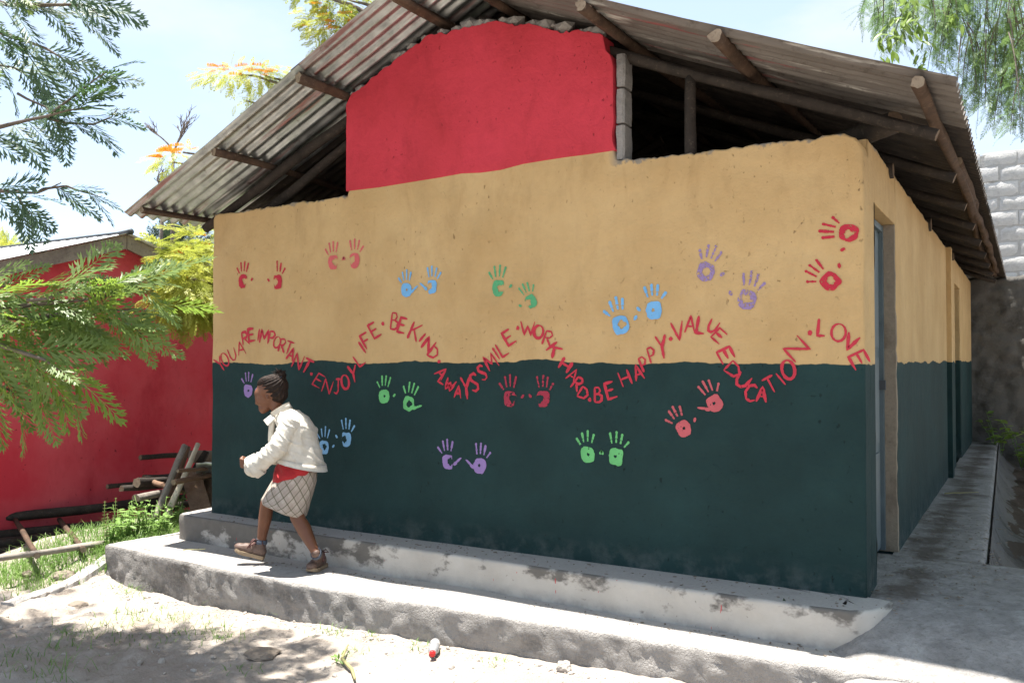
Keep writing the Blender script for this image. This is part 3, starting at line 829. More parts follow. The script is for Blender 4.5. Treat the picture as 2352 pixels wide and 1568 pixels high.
WORDS = [
 ('B', [('Y', 112, 1042, -32, 112, 52), ('O', 146, 1008, -22, 100, 50), ('U', 203, 968, -20, 92, 50)]),
 ('B', [('A', 265, 925, -14, 100, 58), ('R', 300, 850, -10, 95, 50), ('E', 345, 825, -8, 90, 48)]),
 ('B', [('I', 397, 825, 8, 92, 10), ('M', 440, 838, 7, 100, 62), ('P', 496, 845, 10, 95, 46), ('O', 534, 880, 15, 85, 48), ('R', 576, 905, 14, 100, 46), ('T', 622, 922, 20, 95, 58), ('A', 640, 970, 20, 92, 50), ('N', 692, 1022, 22, 110, 62), ('T', 757, 1058, 28, 105, 70)]),
 ('B', [('.', 790, 1115, 0, 0, 0)]),
 ('B', [('E', 846, 1165, 30, 95, 62), ('N', 910, 1208, 18, 100, 62), ('J', 982, 1208, 0, 108, 50), ('O', 1042, 1175, -8, 105, 56), ('Y', 1102, 1115, -12, 130, 62)]),
 ('B', [('L', 1148, 1008, -34, 92, 58), ('I', 1168, 918, -34, 100, 10), ('F', 1202, 868, -30, 112, 60), ('E', 1260, 790, -30, 108, 62)]),
 ('B', [('.', 1322, 742, 0, 0, 0)]),
 ('B', [('B', 1410, 722, 6, 125, 52), ('E', 1468, 755, 14, 110, 55)]),
 ('B', [('K', 1562, 802, 22, 135, 72), ('I', 1615, 845, 40, 80, 10), ('N', 1662, 900, 36, 100, 68), ('D', 1700, 958, 36, 90, 62)]),
 ('B', [('.', 1738, 1022, 0, 0, 0)]),
 ('C', [('A', 622, 1045, 46, 100, 80), ('L', 642, 1088, 36, 100, 55), ('W', 692, 1140, 26, 95, 80), ('A', 762, 1203, 6, 105, 58), ('Y', 832, 1170, -6, 190, 80), ('S', 900, 1122, -12, 150, 62)]),
 ('C', [('S', 968, 1040, -24, 130, 54), ('M', 1040, 948, -30, 130, 92), ('I', 1085, 877, -33, 115, 10), ('L', 1138, 838, -30, 125, 68), ('E', 1195, 740, -32, 120, 80)]),
 ('C', [('.', 1268, 662, 0, 0, 0)]),
 ('C', [('W', 1353, 662, 2, 115, 120), ('O', 1447, 693, 8, 110, 78), ('R', 1530, 750, 18, 125, 75), ('K', 1583, 847, 52, 120, 85)]),
 ('C', [('H', 1675, 975, 33, 105, 82), ('A', 1738, 1062, 33, 115, 75), ('R', 1780, 1137, 36, 115, 70), ('D', 1830, 1215, 30, 100, 75)]),
 ('C', [('.', 1880, 1270, 0, 0, 0)]),
 ('D', [('B', 317, 1010, -2, 105, 50), ('E', 405, 980, -16, 112, 66)]),
 ('D', [('H', 505, 895, -20, 108, 68), ('A', 597, 856, -18, 108, 62), ('P', 638, 795, -24, 105, 46), ('P', 695, 732, -18, 110, 48), ('Y', 765, 677, -10, 165, 72)]),
 ('D', [('.', 825, 620, 0, 0, 0)]),
 ('D', [('V', 876, 565, -10, 130, 82), ('A', 962, 518, 4, 120, 70), ('L', 1040, 523, 10, 120, 56), ('U', 1122, 532, 28, 90, 62), ('E', 1166, 600, 42, 88, 78)]),
 ('E', [('E', 447, 955, 62, 92, 90), ('D', 498, 1052, 42, 90, 95), ('U', 560, 1122, 32, 90, 85), ('C', 612, 1203, 12, 110, 72), ('A', 685, 1215, 6, 98, 66), ('T', 745, 1152, -28, 108, 80), ('I', 810, 1112, -40, 98, 10), ('O', 860, 1050, -14, 128, 84), ('N', 913, 912, -44, 122, 128)]),
 ('E', [('.', 1003, 808, 0, 0, 0)]),
 ('E', [('L', 1082, 772, 6, 112, 50), ('O', 1192, 805, 5, 116, 96), ('V', 1274, 868, 26, 108, 82), ('E', 1330, 985, 62, 110, 100)]),
]
conv = {'B': (cB, kB), 'C': (cC, kC), 'D': (cD, kD), 'E': (cE, kE)}
for wi, (cr, letters) in enumerate(WORDS):
    mb = MB(); fn, kk = conv[cr]; ns = 0
    for li, (ch, x, y, ang, h, w) in enumerate(letters):
        px, py = fn(x, y)
        if ch == '.':
            c = wp(px, py); blob(mb, c.x, c.y, .0125, .0125, 0, wi); continue
        for si, st in enumerate(photo_glyph(ch, px, py, ang, h * kk, w * kk)):
            ns += 1; ribbon(mb, st, (.0094 if px < 1300 else .0080) * (.72 + .56 * rng.random()), wi * 7 + li + si, True, .00018 * ns + .0009 * (wi % 2))
    mb.build('painted_word' if letters[0][0] != '.' else 'painted_dot', M['p_text'], front)

def handprint(cx, cy, hpx, ang, thumb, style, mat, fingers=4, seed=0, gap=.0, thumb_long=False, seg=False):
    """hpx: height in the photo; ang clockwise lean; thumb 'L' or 'R'"""
    c = wp(cx, cy); H = (wp(cx, cy - hpx / 2) - wp(cx, cy + hpx / 2)).length * (1.0 + .07 * noise.noise(Vector((seed * 3.1, 2, 2))))
    a = -R(ang); s = 1 if thumb == 'R' else -1
    mb = MB(); ca, sa = math.cos(a), math.sin(a)
    def T(u, v): u *= s * H; v *= H; return Vector((c.x + u * ca - v * sa, c.y + u * sa + v * ca))
    pal = T(0, -.25)
    yo = [0]
    def el(u, v, ru, rv, rot=0, irr=.12):
        p = T(u, v); yo[0] -= .00012
        blob(mb, p.x, p.y, ru * H, rv * H, a + (s * rot), seed + u * 9 + v * 5, 16, irr, yo[0])
    # fingers fan out from the palm
    tips = [(-.37, .255), (-.165, .455), (.03, .50), (.235, .425)]; bases = [(-.215, .045), (-.115, .105), (.015, .115), (.135, .085)]
    fw_ = .040 + .006 * noise.noise(Vector((seed, 1, 1)))
    tips = [(u_ + .04 * noise.noise(Vector((seed, u_ * 5, 3))), v_ + .06 * noise.noise(Vector((seed * 1.7, u_ * 7, 5)))) for u_, v_ in tips]
    def finger(b_, t_, w):
        yo[0] -= .00012
        n_ = 7; q = [T(b_[0] + (t_[0] - b_[0]) * j / n_, b_[1] + (t_[1] - b_[1]) * j / n_) for j in range(n_ + 1)]
        ribbon(mb, q, w * H, seed + b_[0] * 9, False, -yo[0])
        el(t_[0], t_[1], w, w * 1.1, 0, .1)
    for i in range(4):
        if fingers == 3 and i == 3: continue
        b_, t_ = bases[i], tips[i]
        L_ = lambda f: (b_[0] + (t_[0] - b_[0]) * f, b_[1] + (t_[1] - b_[1]) * f)
        if seg:
            finger(L_(.55), t_, fw_ * 1.1); finger(L_(.20), L_(.42), fw_ * .8)
        else: finger(L_(.10), L_(.45), fw_ * .72); finger(L_(.42), t_, fw_)
    if thumb_long: el(.42, -.20, .042, .16, -1.0); el(.28, -.30, .06, .10, -1.0)
    else: el(.46, -.16, .045, .075, -.75)
    # palm
    def arc(pts, wid):
        q = [T(u, v) for u, v in pts]
        yo[0] -= .00012; ribbon(mb, q, wid * H, seed, False, -yo[0])
    hole, opening, hu_ = {'C': (.52, 42, .30), 'ring': (.46, 0, .06), 'solid': (.20, 0, .05)}[style]
    n_ = 40; V_ = []; yo[0] -= .00012
    for k in range(n_ + 1):
        th = 2 * math.pi * k / n_; ct, st_ = math.cos(th), math.sin(th)
        e = 1 / (abs(ct) ** 3.2 + abs(st_) ** 3.2) ** (1 / 3.2)
        wd = .235 * (1 - .16 * max(0, -st_)) * (1 + (.06 if ct > 0 and st_ < .2 else 0))
        n1 = noise.noise(Vector((ct * 1.6 + seed, st_ * 1.6, seed * .3))); n2 = noise.noise(Vector((ct * 6 + seed, st_ * 6, 2)))
        ro = 1 + .13 * n1 + .06 * n2
        ou = (-.01 + ct * e * wd * ro, -.235 + st_ * e * .255 * ro)
        ri = hole * (1 + .55 * noise.noise(Vector((ct * 1.3 + seed * 2, st_ * 1.3, 7))) + .18 * n2)
        iu = (hu_ * .3 + ct * wd * ri, -.225 + st_ * .25 * ri)
        if opening and abs(math.degrees(math.atan2(st_, ct)) - (-8)) < opening * (1 + .3 * n1):
            ou = (iu[0] + .002, iu[1])
        for (u_, v_) in (ou, iu):
            p = T(u_, v_); V_.append((p.x, YP + yo[0], p.y))
    mb.put(V_, [(2 * k, 2 * k + 2, 2 * k + 3, 2 * k + 1) for k in range(n_)], 0, False)
    mb.build('handprint', M[mat], front)
HP = [
 (560, 632, 60, 3, 'R', 'C', 'p_red', 4, 0), (638, 633, 62, 2, 'L', 'C', 'p_red', 3, 0),
 (766, 588, 63, -4, 'R', 'C', 'p_pink', 4, 0), (815, 583, 66, 4, 'L', 'C', 'p_pink', 4, 0),
 (934, 652, 60, -2, 'R', 'solid', 'p_blue', 4, 1), (993, 644, 60, 4, 'L', 'C', 'p_blue', 4, 1),
 (1146, 646, 70, 2, 'R', 'C', 'p_green', 4, 0), (1214, 680, 62, -26, 'L', 'C', 'p_green', 4, 0),
 (1422, 727, 84, -14, 'R', 'ring', 'p_blue', 4, 2), (1501, 694, 82, -3, 'L', 'solid', 'p_blue', 4, 2),
 (1628, 606, 86, 20, 'R', 'ring', 'p_lilac', 4, 0), (1720, 668, 86, 14, 'L', 'ring', 'p_lilac', 4, 0),
 (1930, 533, 86, -78, 'L', 'ring', 'p_red', 4, 0), (1892, 634, 84, -52, 'R', 'ring', 'p_red', 4, 0),
 (571, 884, 55, 0, 'R', 'solid', 'p_purple', 4, 3),
 (884, 895, 63, 4, 'R', 'solid', 'p_lgreen', 4, 0), (943, 912, 66, 16, 'R', 'ring', 'p_lgreen', 4, 1),
 (1172, 899, 72, -2, 'R', 'C', 'p_crimson', 4, 0), (1248, 899, 74, 2, 'L', 'C', 'p_crimson', 4, 0),
 (746, 1012, 60, 2, 'R', 'ring', 'p_paleblue', 4, 0), (796, 994, 64, 2, 'L', 'C', 'p_paleblue', 4, 0),
 (1029, 1044, 68, -6, 'R', 'C', 'p_purple', 4, 1), (1104, 1053, 72, 6, 'L', 'solid', 'p_purple', 4, 1),
 (1350, 1027, 72, -3, 'R', 'solid', 'p_lgreen', 4, 2), (1416, 1031, 76, 4, 'L', 'solid', 'p_lgreen', 4, 2),
 (1563, 969, 74, -30, 'R', 'solid', 'p_salmon', 4, 2), (1634, 910, 74, -27, 'L', 'solid', 'p_salmon', 4, 1),
]
for i, (x, y, h, ang, th, st, mt, nf, opt) in enumerate(HP):
    handprint(x, y, h, ang, th, st, mt, nf, i * 3.7, 0, opt == 1, opt == 2)

# ------------------------------------------------------------------ red shed on the left
XS = -7.1
shed = empty('red_shed', (XS - 2, .77, -.3), 'low red plastered shed with grey fascia boards and metal roof, behind the left branches', 'building')
sy0, sy1 = -1.6, 3.14; pk_y, pk_z, ev = .77, 2.36, 1.62
out = [(sy0, -.6), (sy1, -.6), (sy1, ev), (pk_y, pk_z - .02), (sy0, ev)]
panel('wall', out, XS, XS - .2, M['shed_red'], shed, 'x', .01)
panel('wall', [(XS - .202, -.6), (XS - 4.5, -.6), (XS - 4.5, ev), (XS - .202, ev)], sy0, sy0 + .2, M['shed_red'], shed, 'y', .01)
panel('wall', [(XS - .202, -.6), (XS - 4.5, -.6), (XS - 4.5, ev), (XS - .202, ev)], sy1 - .2, sy1, M['shed_red'], shed, 'y', .01)
sl = (pk_z - ev) / (pk_y - sy0)
def board(name, pts, x0, x1, mat, parent):
    n = len(pts); V = [(x0, y, z) for y, z in pts] + [(x1, y, z) for y, z in pts]
    Fc = [tuple(range(n)), tuple(range(2 * n - 1, n - 1, -1))] + [(i, n + i, n + (i + 1) % n, (i + 1) % n) for i in range(n)]
    o = add(name, V, Fc, mat, parent, False)
    bm = bmesh.new(); bm.from_mesh(o.data); bmesh.ops.recalc_face_normals(bm, faces=bm.faces); bm.to_mesh(o.data); bm.free()
    return o
fx = XS + .16
for sg in (-1, 1):
    yA = pk_y + sg * .004; yB = pk_y + sg * (pk_y - sy0 + .25)
    zA = pk_z + .055; zB = zA - sl * abs(yB - yA)
    board('fascia_board', [(yA, zA), (yB, zB), (yB, zB - .125), (yA, zA - .135)], fx, fx + .022, M['fascia'], shed)
    # roof sheets: ribbed metal
    V = []; Fc = []; nr = 34; nk = 60
    yE = pk_y + sg * (pk_y - sy0 + .33)
    for i in range(9):
        t = i / 8
        for k in range(nk + 1):
            u = k / nk; x = fx + .06 - u * 5.2
            V.append((x, pk_y + (yE - pk_y) * t, pk_z + .066 - sl * abs(yE - pk_y) * t + .010 * math.cos(u * nk / 8 * 2 * math.pi * 1.0 * 4)))
    Fc = [(i * (nk + 1) + k, i * (nk + 1) + k + 1, (i + 1) * (nk + 1) + k + 1, (i + 1) * (nk + 1) + k) for i in range(8) for k in range(nk)]
    add('roof', V, Fc, M['whitemetal'], shed)
V, Fc, b_ = tube_geo([(fx + .09, pk_y, pk_z + .085), (fx - .12, pk_y, pk_z + .085), (fx - 5.2, pk_y, pk_z + .075)], [.030, .014, .014], 10)
add('ridge_cap', V, Fc, M['ridge'], shed)
# purlin ends under the overhang
for k in range(4):
    for sg in (-1, 1):
        y = pk_y + sg * (.25 + k * .55); z = pk_z - sl * abs(y - pk_y) - .01
        mb = MB(); mb.box((XS - .1, y - .03, z), (fx - .003, y + .03, z + .06)); mb.build('purlin', M['fascia'], shed)

# ------------------------------------------------------------------ tall block wall at the back right
YB = 9.95
bw = empty('block_wall', (.5, YB, -.4), 'tall grey concrete block wall behind the passage at the right edge', 'wall')
M['pale_mortar'] = concrete('pale_mortar', (.50, .485, .46), (.36, .345, .325), .4, 1, 19)
mb = MB(); mb.box((-1.6, YB + .012, -.6), (4.2, YB + .2, 4.22)); mb.build('mortar', M['pale_mortar'], bw)
bh, bwid = .222, .47
def block_mesh(seed, w, h):
    n, m = 7, 4; V = []; Fc = []
    q = random.Random(seed)
    for j in range(m + 1):
        for i in range(n + 1):
            u = i / n; v = j / m; edge = min(u * w, (1 - u) * w, v * h, (1 - v) * h)
            d = -.016 * S(edge / .012) - .009 * noise.noise(Vector((u * 5 + seed, v * 4, seed))) - .006 * noise.noise(Vector((u * 15 + seed, v * 11, 2)))
            V.append((u * w + noise.noise(Vector((v * 6, seed, 1))) * .006, d + .012, v * h + noise.noise(Vector((u * 6, seed, 5))) * .007))
    for j in range(m):
        for i in range(n): Fc.append((j * (n + 1) + i, j * (n + 1) + i + 1, (j + 1) * (n + 1) + i + 1, (j + 1) * (n + 1) + i))
    return mesh('block', V, Fc, M['block'])
# wall's lower shade built as an added darker rough face, a little proud
M['wall_shade'] = concrete('wall_shade_render', (.115, .108, .098), (.055, .050, .044), .5, 1.0, 15)
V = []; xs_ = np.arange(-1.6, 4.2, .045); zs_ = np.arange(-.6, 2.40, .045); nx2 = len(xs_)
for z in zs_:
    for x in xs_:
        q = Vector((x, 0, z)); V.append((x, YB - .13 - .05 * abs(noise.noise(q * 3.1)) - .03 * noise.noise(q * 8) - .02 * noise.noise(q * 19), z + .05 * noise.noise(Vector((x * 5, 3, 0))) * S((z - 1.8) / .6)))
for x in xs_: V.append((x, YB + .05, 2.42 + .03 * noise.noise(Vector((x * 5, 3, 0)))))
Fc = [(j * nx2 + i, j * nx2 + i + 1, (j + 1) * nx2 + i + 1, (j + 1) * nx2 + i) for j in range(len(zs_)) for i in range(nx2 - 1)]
add('shade_base', V, Fc, M['wall_shade'], bw)
bms = [block_mesh(s, bwid - .014, bh - .014) for s in range(6)]
for r in range(13, 22):
    for c in range(-2, 7):
        x = -.55 + c * bwid + (.5 * bwid if r % 2 else 0) + rng.uniform(-.012, .012)
        o = bpy.data.objects.new('block', bms[(r * 5 + c * 3) % 6]); COL.objects.link(o)
        o.parent = bw; o.matrix_parent_inverse = Matrix.Translation(-Vector(bw.location))
        o.matrix_basis = Matrix.Translation((x, YB + rng.uniform(-.006, .010), -.62 + r * bh)) @ Matrix.Rotation(R(rng.uniform(-.8, .8)), 4, 'Y')

# ------------------------------------------------------------------ timber stacked by the shed
def top_pole(name, label, cat, group, p0, p1, r0, r1, mats, bend=.01, seed=0):
    base = Vector(p0) if p0[2] < p1[2] else Vector(p1)
    o = pole(name, p0, p1, r0, r1, None, mats, bend, seed, 9, 12)
    return setp(o, label, cat, group)
GP = 'poles stacked by the red shed'
BD2 = [M['bark_dark'], M['cut_dark']]; GW = [M['grey_wood'], M['cut']]; PWD = [M['pale_wood'], M['cut']]
def lean(px0, py0, px1, py1, dep0, dep1, r): return at(px0, py0, dep0), at(px1, py1, dep1)
a, b = at(352, 1200, 7.55), at(424, 1022, 8.0)
top_pole('wooden_pole', 'grey weathered pole leaning steeply, leftmost of the upright ones', 'pole', GP, a, b, .030, .026, GW, .004, 1)
a, b = at(370, 1200, 7.65), at(431, 1026, 8.1)
top_pole('wooden_pole', 'brown leaning pole tucked behind the grey and pale poles', 'pole', GP, a, b, .030, .028, [M['brown_wood'], M['cut_dark']], .004, 2)
a, b = at(376, 1203, 7.5), at(455, 1018, 7.95)
top_pole('wooden_pole', 'pale stripped pole with splintered tip, leaning', 'pole', GP, a, b, .030, .020, PWD, .004, 3)
a, b = at(420, 1130, 7.9), at(473, 1038, 8.2)
top_pole('wooden_pole', 'short dark pole leaning behind the pale one', 'pole', GP, a, b, .034, .032, BD2, .004, 4)
for lab, x0, y0, x1, y1, d0, d1, r, mt, sd in (
  ('dark pole highest in the stack, lying level', 322, 1050, 520, 1042, 8.35, 9.3, .030, BD2, 5),
  ('dark pole under a thick cut log in the stack', 330, 1097, 470, 1090, 8.3, 9.0, .036, BD2, 6),
  ('thick log with pale cut end facing left in the stack', 314, 1108, 470, 1096, 8.1, 9.0, .055, [M['bark_dark'], M['cut']], 7),
  ('thin dark pole reaching furthest left from the stack', 246, 1117, 440, 1100, 8.1, 9.0, .026, BD2, 8),
  ('dark log just below the thin leftmost pole', 279, 1122, 440, 1108, 8.0, 8.9, .036, BD2, 9),
  ('grey log with round end low in the stack beside weeds', 312, 1143, 450, 1118, 7.75, 8.7, .042, [M['grey_wood'], M['cut']], 10),
  ('short log lying crosswise in the stack', 350, 1105, 392, 1122, 8.3, 7.9, .032, [M['brown_wood'], M['cut_dark']], 11),
  ('thin brown stick crossing in front of the pale pole', 408, 1081, 520, 1072, 7.55, 8.1, .020, [M['brown_wood'], M['cut']], 12),
  ('broken brown branch poking out in front of the boards', 398, 1107, 520, 1084, 7.5, 8.1, .030, [M['brown_wood'], M['cut']], 13),
  ('dark log at the very bottom of the stack', 330, 1172, 480, 1150, 7.9, 8.7, .045, BD2, 14)):
    top_pole('wooden_pole', lab, 'pole', GP, at(x0, y0, d0), at(x1, y1, d1), r * .8, r * .72, mt, .012, sd)
# leaning brown boards and a scrap of sheet
def plank(name, lab, cat, p0, p1, w, th, mat, side):
    p0, p1 = Vector(p0), Vector(p1); t = (p1 - p0).normalized(); s = (Vector(side) - t * Vector(side).dot(t)).normalized(); nn = t.cross(s)
    V = []; n = 9
    for i in range(n):
        q = p0.lerp(p1, i / (n - 1))
        for (a, b) in ((-1, -1), (1, -1), (1, 1), (-1, 1)):
            V.append(q + s * a * w / 2 * (1 + .05 * noise.noise(Vector((i * .7, a, 2)))) + nn * b * th / 2)
    Fc = [(i * 4 + k, i * 4 + (k + 1) % 4, (i + 1) * 4 + (k + 1) % 4, (i + 1) * 4 + k) for i in range(n - 1) for k in range(4)] + [(3, 2, 1, 0), (n * 4 - 4, n * 4 - 3, n * 4 - 2, n * 4 - 1)]
    return setp(add(name, V, Fc, mat, None, False), lab, cat, 'boards leaning by the corner')
side = Vector((_c, _s, 0))
plank('wooden_board', 'wide brown board leaning beside the house corner, in front', 'board', at(470, 1200, 7.55), at(437, 1080, 7.95), .17, .022, M['brown_wood'], side)
plank('wooden_board', 'second brown board half hidden by the house corner', 'board', at(498, 1190, 7.7), at(480, 1085, 8.05), .15, .022, M['brown_wood'], side)
V = []; Fc = []
for i in range(6):
    for j in range(6):
        V.append(Vector(at(450 + i * 12, 1062 + j * 8 + 5 * noise.noise(Vector((i * .9, j * .9, 0))), 7.8 + j * .04 + .12 * noise.noise(Vector((i, j, 3))))))
Fc = [(i * 6 + j, (i + 1) * 6 + j, (i + 1) * 6 + j + 1, i * 6 + j + 1) for i in range(5) for j in range(5)]
o = add('metal_scrap', V, Fc, M['galv'], None); setp(o, 'crumpled pale sheet scrap caught on the boards by the corner', 'scrap')
m_ = o.modifiers.new('t', 'SOLIDIFY'); m_.thickness = .004
V = []
for i in range(7):
    for j in range(5):
        V.append(Vector(at(432 + i * 14, 1034 + j * 7 + 3 * noise.noise(Vector((i * .9, j, 8))), 8.25 + i * .06 + .1 * noise.noise(Vector((i, j, 6))))))
Fc = [(i * 5 + j, (i + 1) * 5 + j, (i + 1) * 5 + j + 1, i * 5 + j + 1) for i in range(6) for j in range(4)]
o = add('sacking', V, Fc, M['fascia'], None); setp(o, 'grey sacking draped on top of the stacked poles', 'sack')
m_ = o.modifiers.new('t', 'SOLIDIFY'); m_.thickness = .03

# ladder-like frame lying against the shed base
lad = empty('pole_ladder', (-6.2, -.2, -.3), 'rough ladder of dark poles lying on the grass before the shed', 'ladder')
pole('rail', at(-150, 1208, 7.45), at(425, 1143, 8.7), .044, .040, lad, BD2, .006, 61, 12, 11)
pole('rail', at(-150, 1302, 6.0), at(240, 1247, 6.85), .024, .022, lad, [M['grey_wood'], M['cut']], .006, 62, 12, 10)
for k, (x0, y0, x1, y1) in enumerate(((-90, 1190, -40, 1300), (35, 1192, 142 / 1.653, 1276), (226 / 1.653 * 1.0, 1193, 318 / 1.653, 1262))):
    d0 = 7.45 + (x0 + 150) / 575 * 1.25; d1 = 6.0 + (x1 + 150) / 450 * .85
    pole('rung', at(x0, y0, d0 - .06), at(x1, y1, d1), .021, .023, lad, [M['bark'], M['cut']], .004, 65 + k, 7, 9)
GL = 'long poles lying along the shed wall'
top_pole('wooden_pole', 'dark round pole lying along the shed foot, upper of three', 'pole', GL, at(-150, 1241, 7.35), at(400, 1192, 8.5), .046, .040, BD2, .006, 71)
top_pole('wooden_pole', 'thicker dark pole under the upper one along the shed foot', 'pole', GL, at(-150, 1268, 7.2), at(420, 1196, 8.3), .050, .045, BD2, .006, 72)
top_pole('wooden_pole', 'lowest dark pole nearest the grass along the shed foot', 'pole', GL, at(-150, 1286, 7.0), at(260, 1236, 7.7), .042, .040, BD2, .006, 73)

# ------------------------------------------------------------------ the walking child
def remeshed(name, pieces, voxel, mat, parent, smooth_it=4, fac=.5, disp=None, ratio=None):
    """pieces: list of (verts, faces) closed solids merged into ONE continuous surface"""
    V = []; Fc = []
    for v, f in pieces:
        k = len(V); V += [tuple(p) for p in v]; Fc += [tuple(i + k for i in q) for q in f]
    me = mesh('tmp', V, Fc)
    o = bpy.data.objects.new('tmp', me); COL.objects.link(o)
    m = o.modifiers.new('r', 'REMESH'); m.mode = 'VOXEL'; m.voxel_size = voxel; m.use_smooth_shade = True
    s = o.modifiers.new('s', 'SMOOTH'); s.factor = fac; s.iterations = smooth_it
    dg = bpy.context.evaluated_depsgraph_get()
    me2 = bpy.data.meshes.new_from_object(o.evaluated_get(dg))
    bpy.data.objects.remove(o); bpy.data.meshes.remove(me)
    me2.name = name
    if disp:
        n = len(me2.vertices)
        no = np.empty(n * 3); me2.vertices.foreach_get('normal', no); no = no.reshape(-1, 3)
        co = np.empty(n * 3); me2.vertices.foreach_get('co', co); co = co.reshape(-1, 3)
        for i in range(n): co[i] += no[i] * disp(Vector(co[i]))
        me2.vertices.foreach_set('co', co.ravel()); me2.update()
    me2.materials.clear(); me2.materials.append(mat)
    me2.polygons.foreach_set('use_smooth', np.full(len(me2.polygons), True))
    return link(name, me2, parent)
def capsule(pts, rad, seg=14):
    P = [Vector(p) for p in pts]
    # rounded ends
    t0 = (P[0] - P[1]).normalized(); t1 = (P[-1] - P[-2]).normalized()
    pts2 = [P[0] + t0 * rad[0] * .9, P[0] + t0 * rad[0] * .55] + P + [P[-1] + t1 * rad[-1] * .55, P[-1] + t1 * rad[-1] * .9]
    r2 = [rad[0] * .35, rad[0] * .82] + list(rad) + [rad[-1] * .82, rad[-1] * .35]
    V, Fc, _b = tube_geo(pts2, r2, seg)
    return V, Fc
def ellip(c, rx, ry, rz, ax=None, n=2):
    """ellipsoid with axes (forward, side, up) given as three vectors"""
    bm = bmesh.new(); bmesh.ops.create_icosphere(bm, subdivisions=n + 1, radius=1)
    c = Vector(c); A, B, U = ax
    V = [c + A * (v.co.x * rx) + B * (v.co.y * ry) + U * (v.co.z * rz) for v in bm.verts]
    Fc = [tuple(v.index for v in f.verts) for f in bm.faces]; bm.free()
    return V, Fc
def loft(rings, seg=28):
    V = []; Fc = []
    for (c, A, a, B, b) in rings:
        for k in range(seg):
            th = 2 * math.pi * k / seg; V.append(Vector(c) + A * (a * math.cos(th)) + B * (b * math.sin(th)))
    n = len(rings)
    for i in range(n - 1):
        for k in range(seg): Fc.append((i * seg + k, i * seg + (k + 1) % seg, (i + 1) * seg + (k + 1) % seg, (i + 1) * seg + k))
    Fc.append(tuple(range(seg - 1, -1, -1))); Fc.append(tuple(range((n - 1) * seg, n * seg)))
    return V, Fc
RT = Vector((_c, _s, 0)); FW = Vector((-_s, _c, 0)); UP = Vector((0, 0, 1))
DB = 5.80
def g(px, py, dd=0): return at(px, py, DB + dd)
def tiltv(deg):           # image-plane unit vector pointing left, tipped down by deg
    return (-RT * math.cos(R(deg)) - UP * math.sin(R(deg))).normalized()

def skin_mat():
    t = NT('skin')
    t.col(t.mix(t.ramp(t.noise(9, 4, .6), .35, .7), (.185, .078, .040), (.135, .054, .028)))
    t.set(.48, .4); t.b.inputs['Subsurface Weight'].default_value = .06
    t.b.inputs['Subsurface Radius'].default_value = (.01, .004, .002)
    t.bump(t.noise(120, 3), .08, .002); return t.mat
def cloth(name, c, c2, scale=25, weave=600):
    t = NT(name)
    t.col(t.mix(t.ramp(t.noise(scale, 5, .6), .4, .75), c, c2)); t.set(.88, .15)
    t.b.inputs['Sheen Weight'].default_value = .12
    t.bump(t.math('ADD', t.noise(weave, 2), t.math('MULTIPLY', t.noise(30, 4), .8)), .18, .004); return t.mat
M['skin'] = skin_mat()
M['jacket'] = cloth('cream_cotton', (.64, .61, .54), (.52, .475, .39))
M['shirt'] = cloth('red_jersey', (.40, .030, .035), (.28, .02, .025))
def plaid():
    t = NT('plaid_cloth'); u = t.xyz(t.co.outputs['UV'])
    def lines(v, per, wid, off=0):
        q = t.math('FRACT', t.math('ADD', t.math('MULTIPLY', v, 1 / per), off)); return t.math('LESS_THAN', q, wid / per)
    c45 = .82; s45 = .57
    a = t.math('ADD', t.math('MULTIPLY', u[0], c45), t.math('MULTIPLY', u[1], s45))
    b = t.math('SUBTRACT', t.math('MULTIPLY', u[1], c45), t.math('MULTIPLY', u[0], s45))
    c = t.mix(t.ramp(t.noise(16, 4), .4, .7), (.47, .415, .36), (.37, .32, .275))
    c = t.mix(t.math('MULTIPLY', lines(a, .047, .018), .28), c, (.30, .235, .20))
    c = t.mix(t.math('MULTIPLY', lines(b, .047, .018), .28), c, (.30, .235, .20))
    c = t.mix(t.math('MULTIPLY', lines(a, .047, .007, .2), .7), c, (.115, .105, .065))
    c = t.mix(t.math('MULTIPLY', lines(b, .047, .007, .2), .7), c, (.115, .105, .065))
    t.col(c); t.set(.9, .12); t.bump(t.noise(400, 2), .15, .003); return t.mat
M['plaid'] = plaid()
def hair_mat():
    t = NT('hair')
    t.col(t.mix(t.ramp(t.noise(60, 4, .6, sc=(1, 1, .3)), .35, .7), (.014, .009, .007), (.040, .025, .019))); t.set(.65, .18)
    t.bump(t.noise(140, 4, .6, sc=(1, 1, .25)), .8, .006); return t.mat
M['hair'] = hair_mat()
M['shoe'] = simple('brown_leather', (.125, .080, .062), .55, .35, 0, .35, 30, .3, 60)
M['sole'] = simple('gum_sole', (.26, .19, .12), .7, .3, 0, .2)
M['lace'] = simple('brown_lace', (.11, .055, .05), .8, .2)
M['eyew'] = simple('eye_white', (.7, .68, .64), .25, .5, 0, .02)
M['eyed'] = simple('eye_dark', (.012, .009, .008), .2, .5, 0, .02)
M['cuffband'] = simple('denim_collar', (.085, .10, .13), .8, .2)

girl = empty('person', g(690, 1330), 'child in cream jacket, red shirt and plaid skirt walking left along the step', 'person')
girl.location.z = -.19
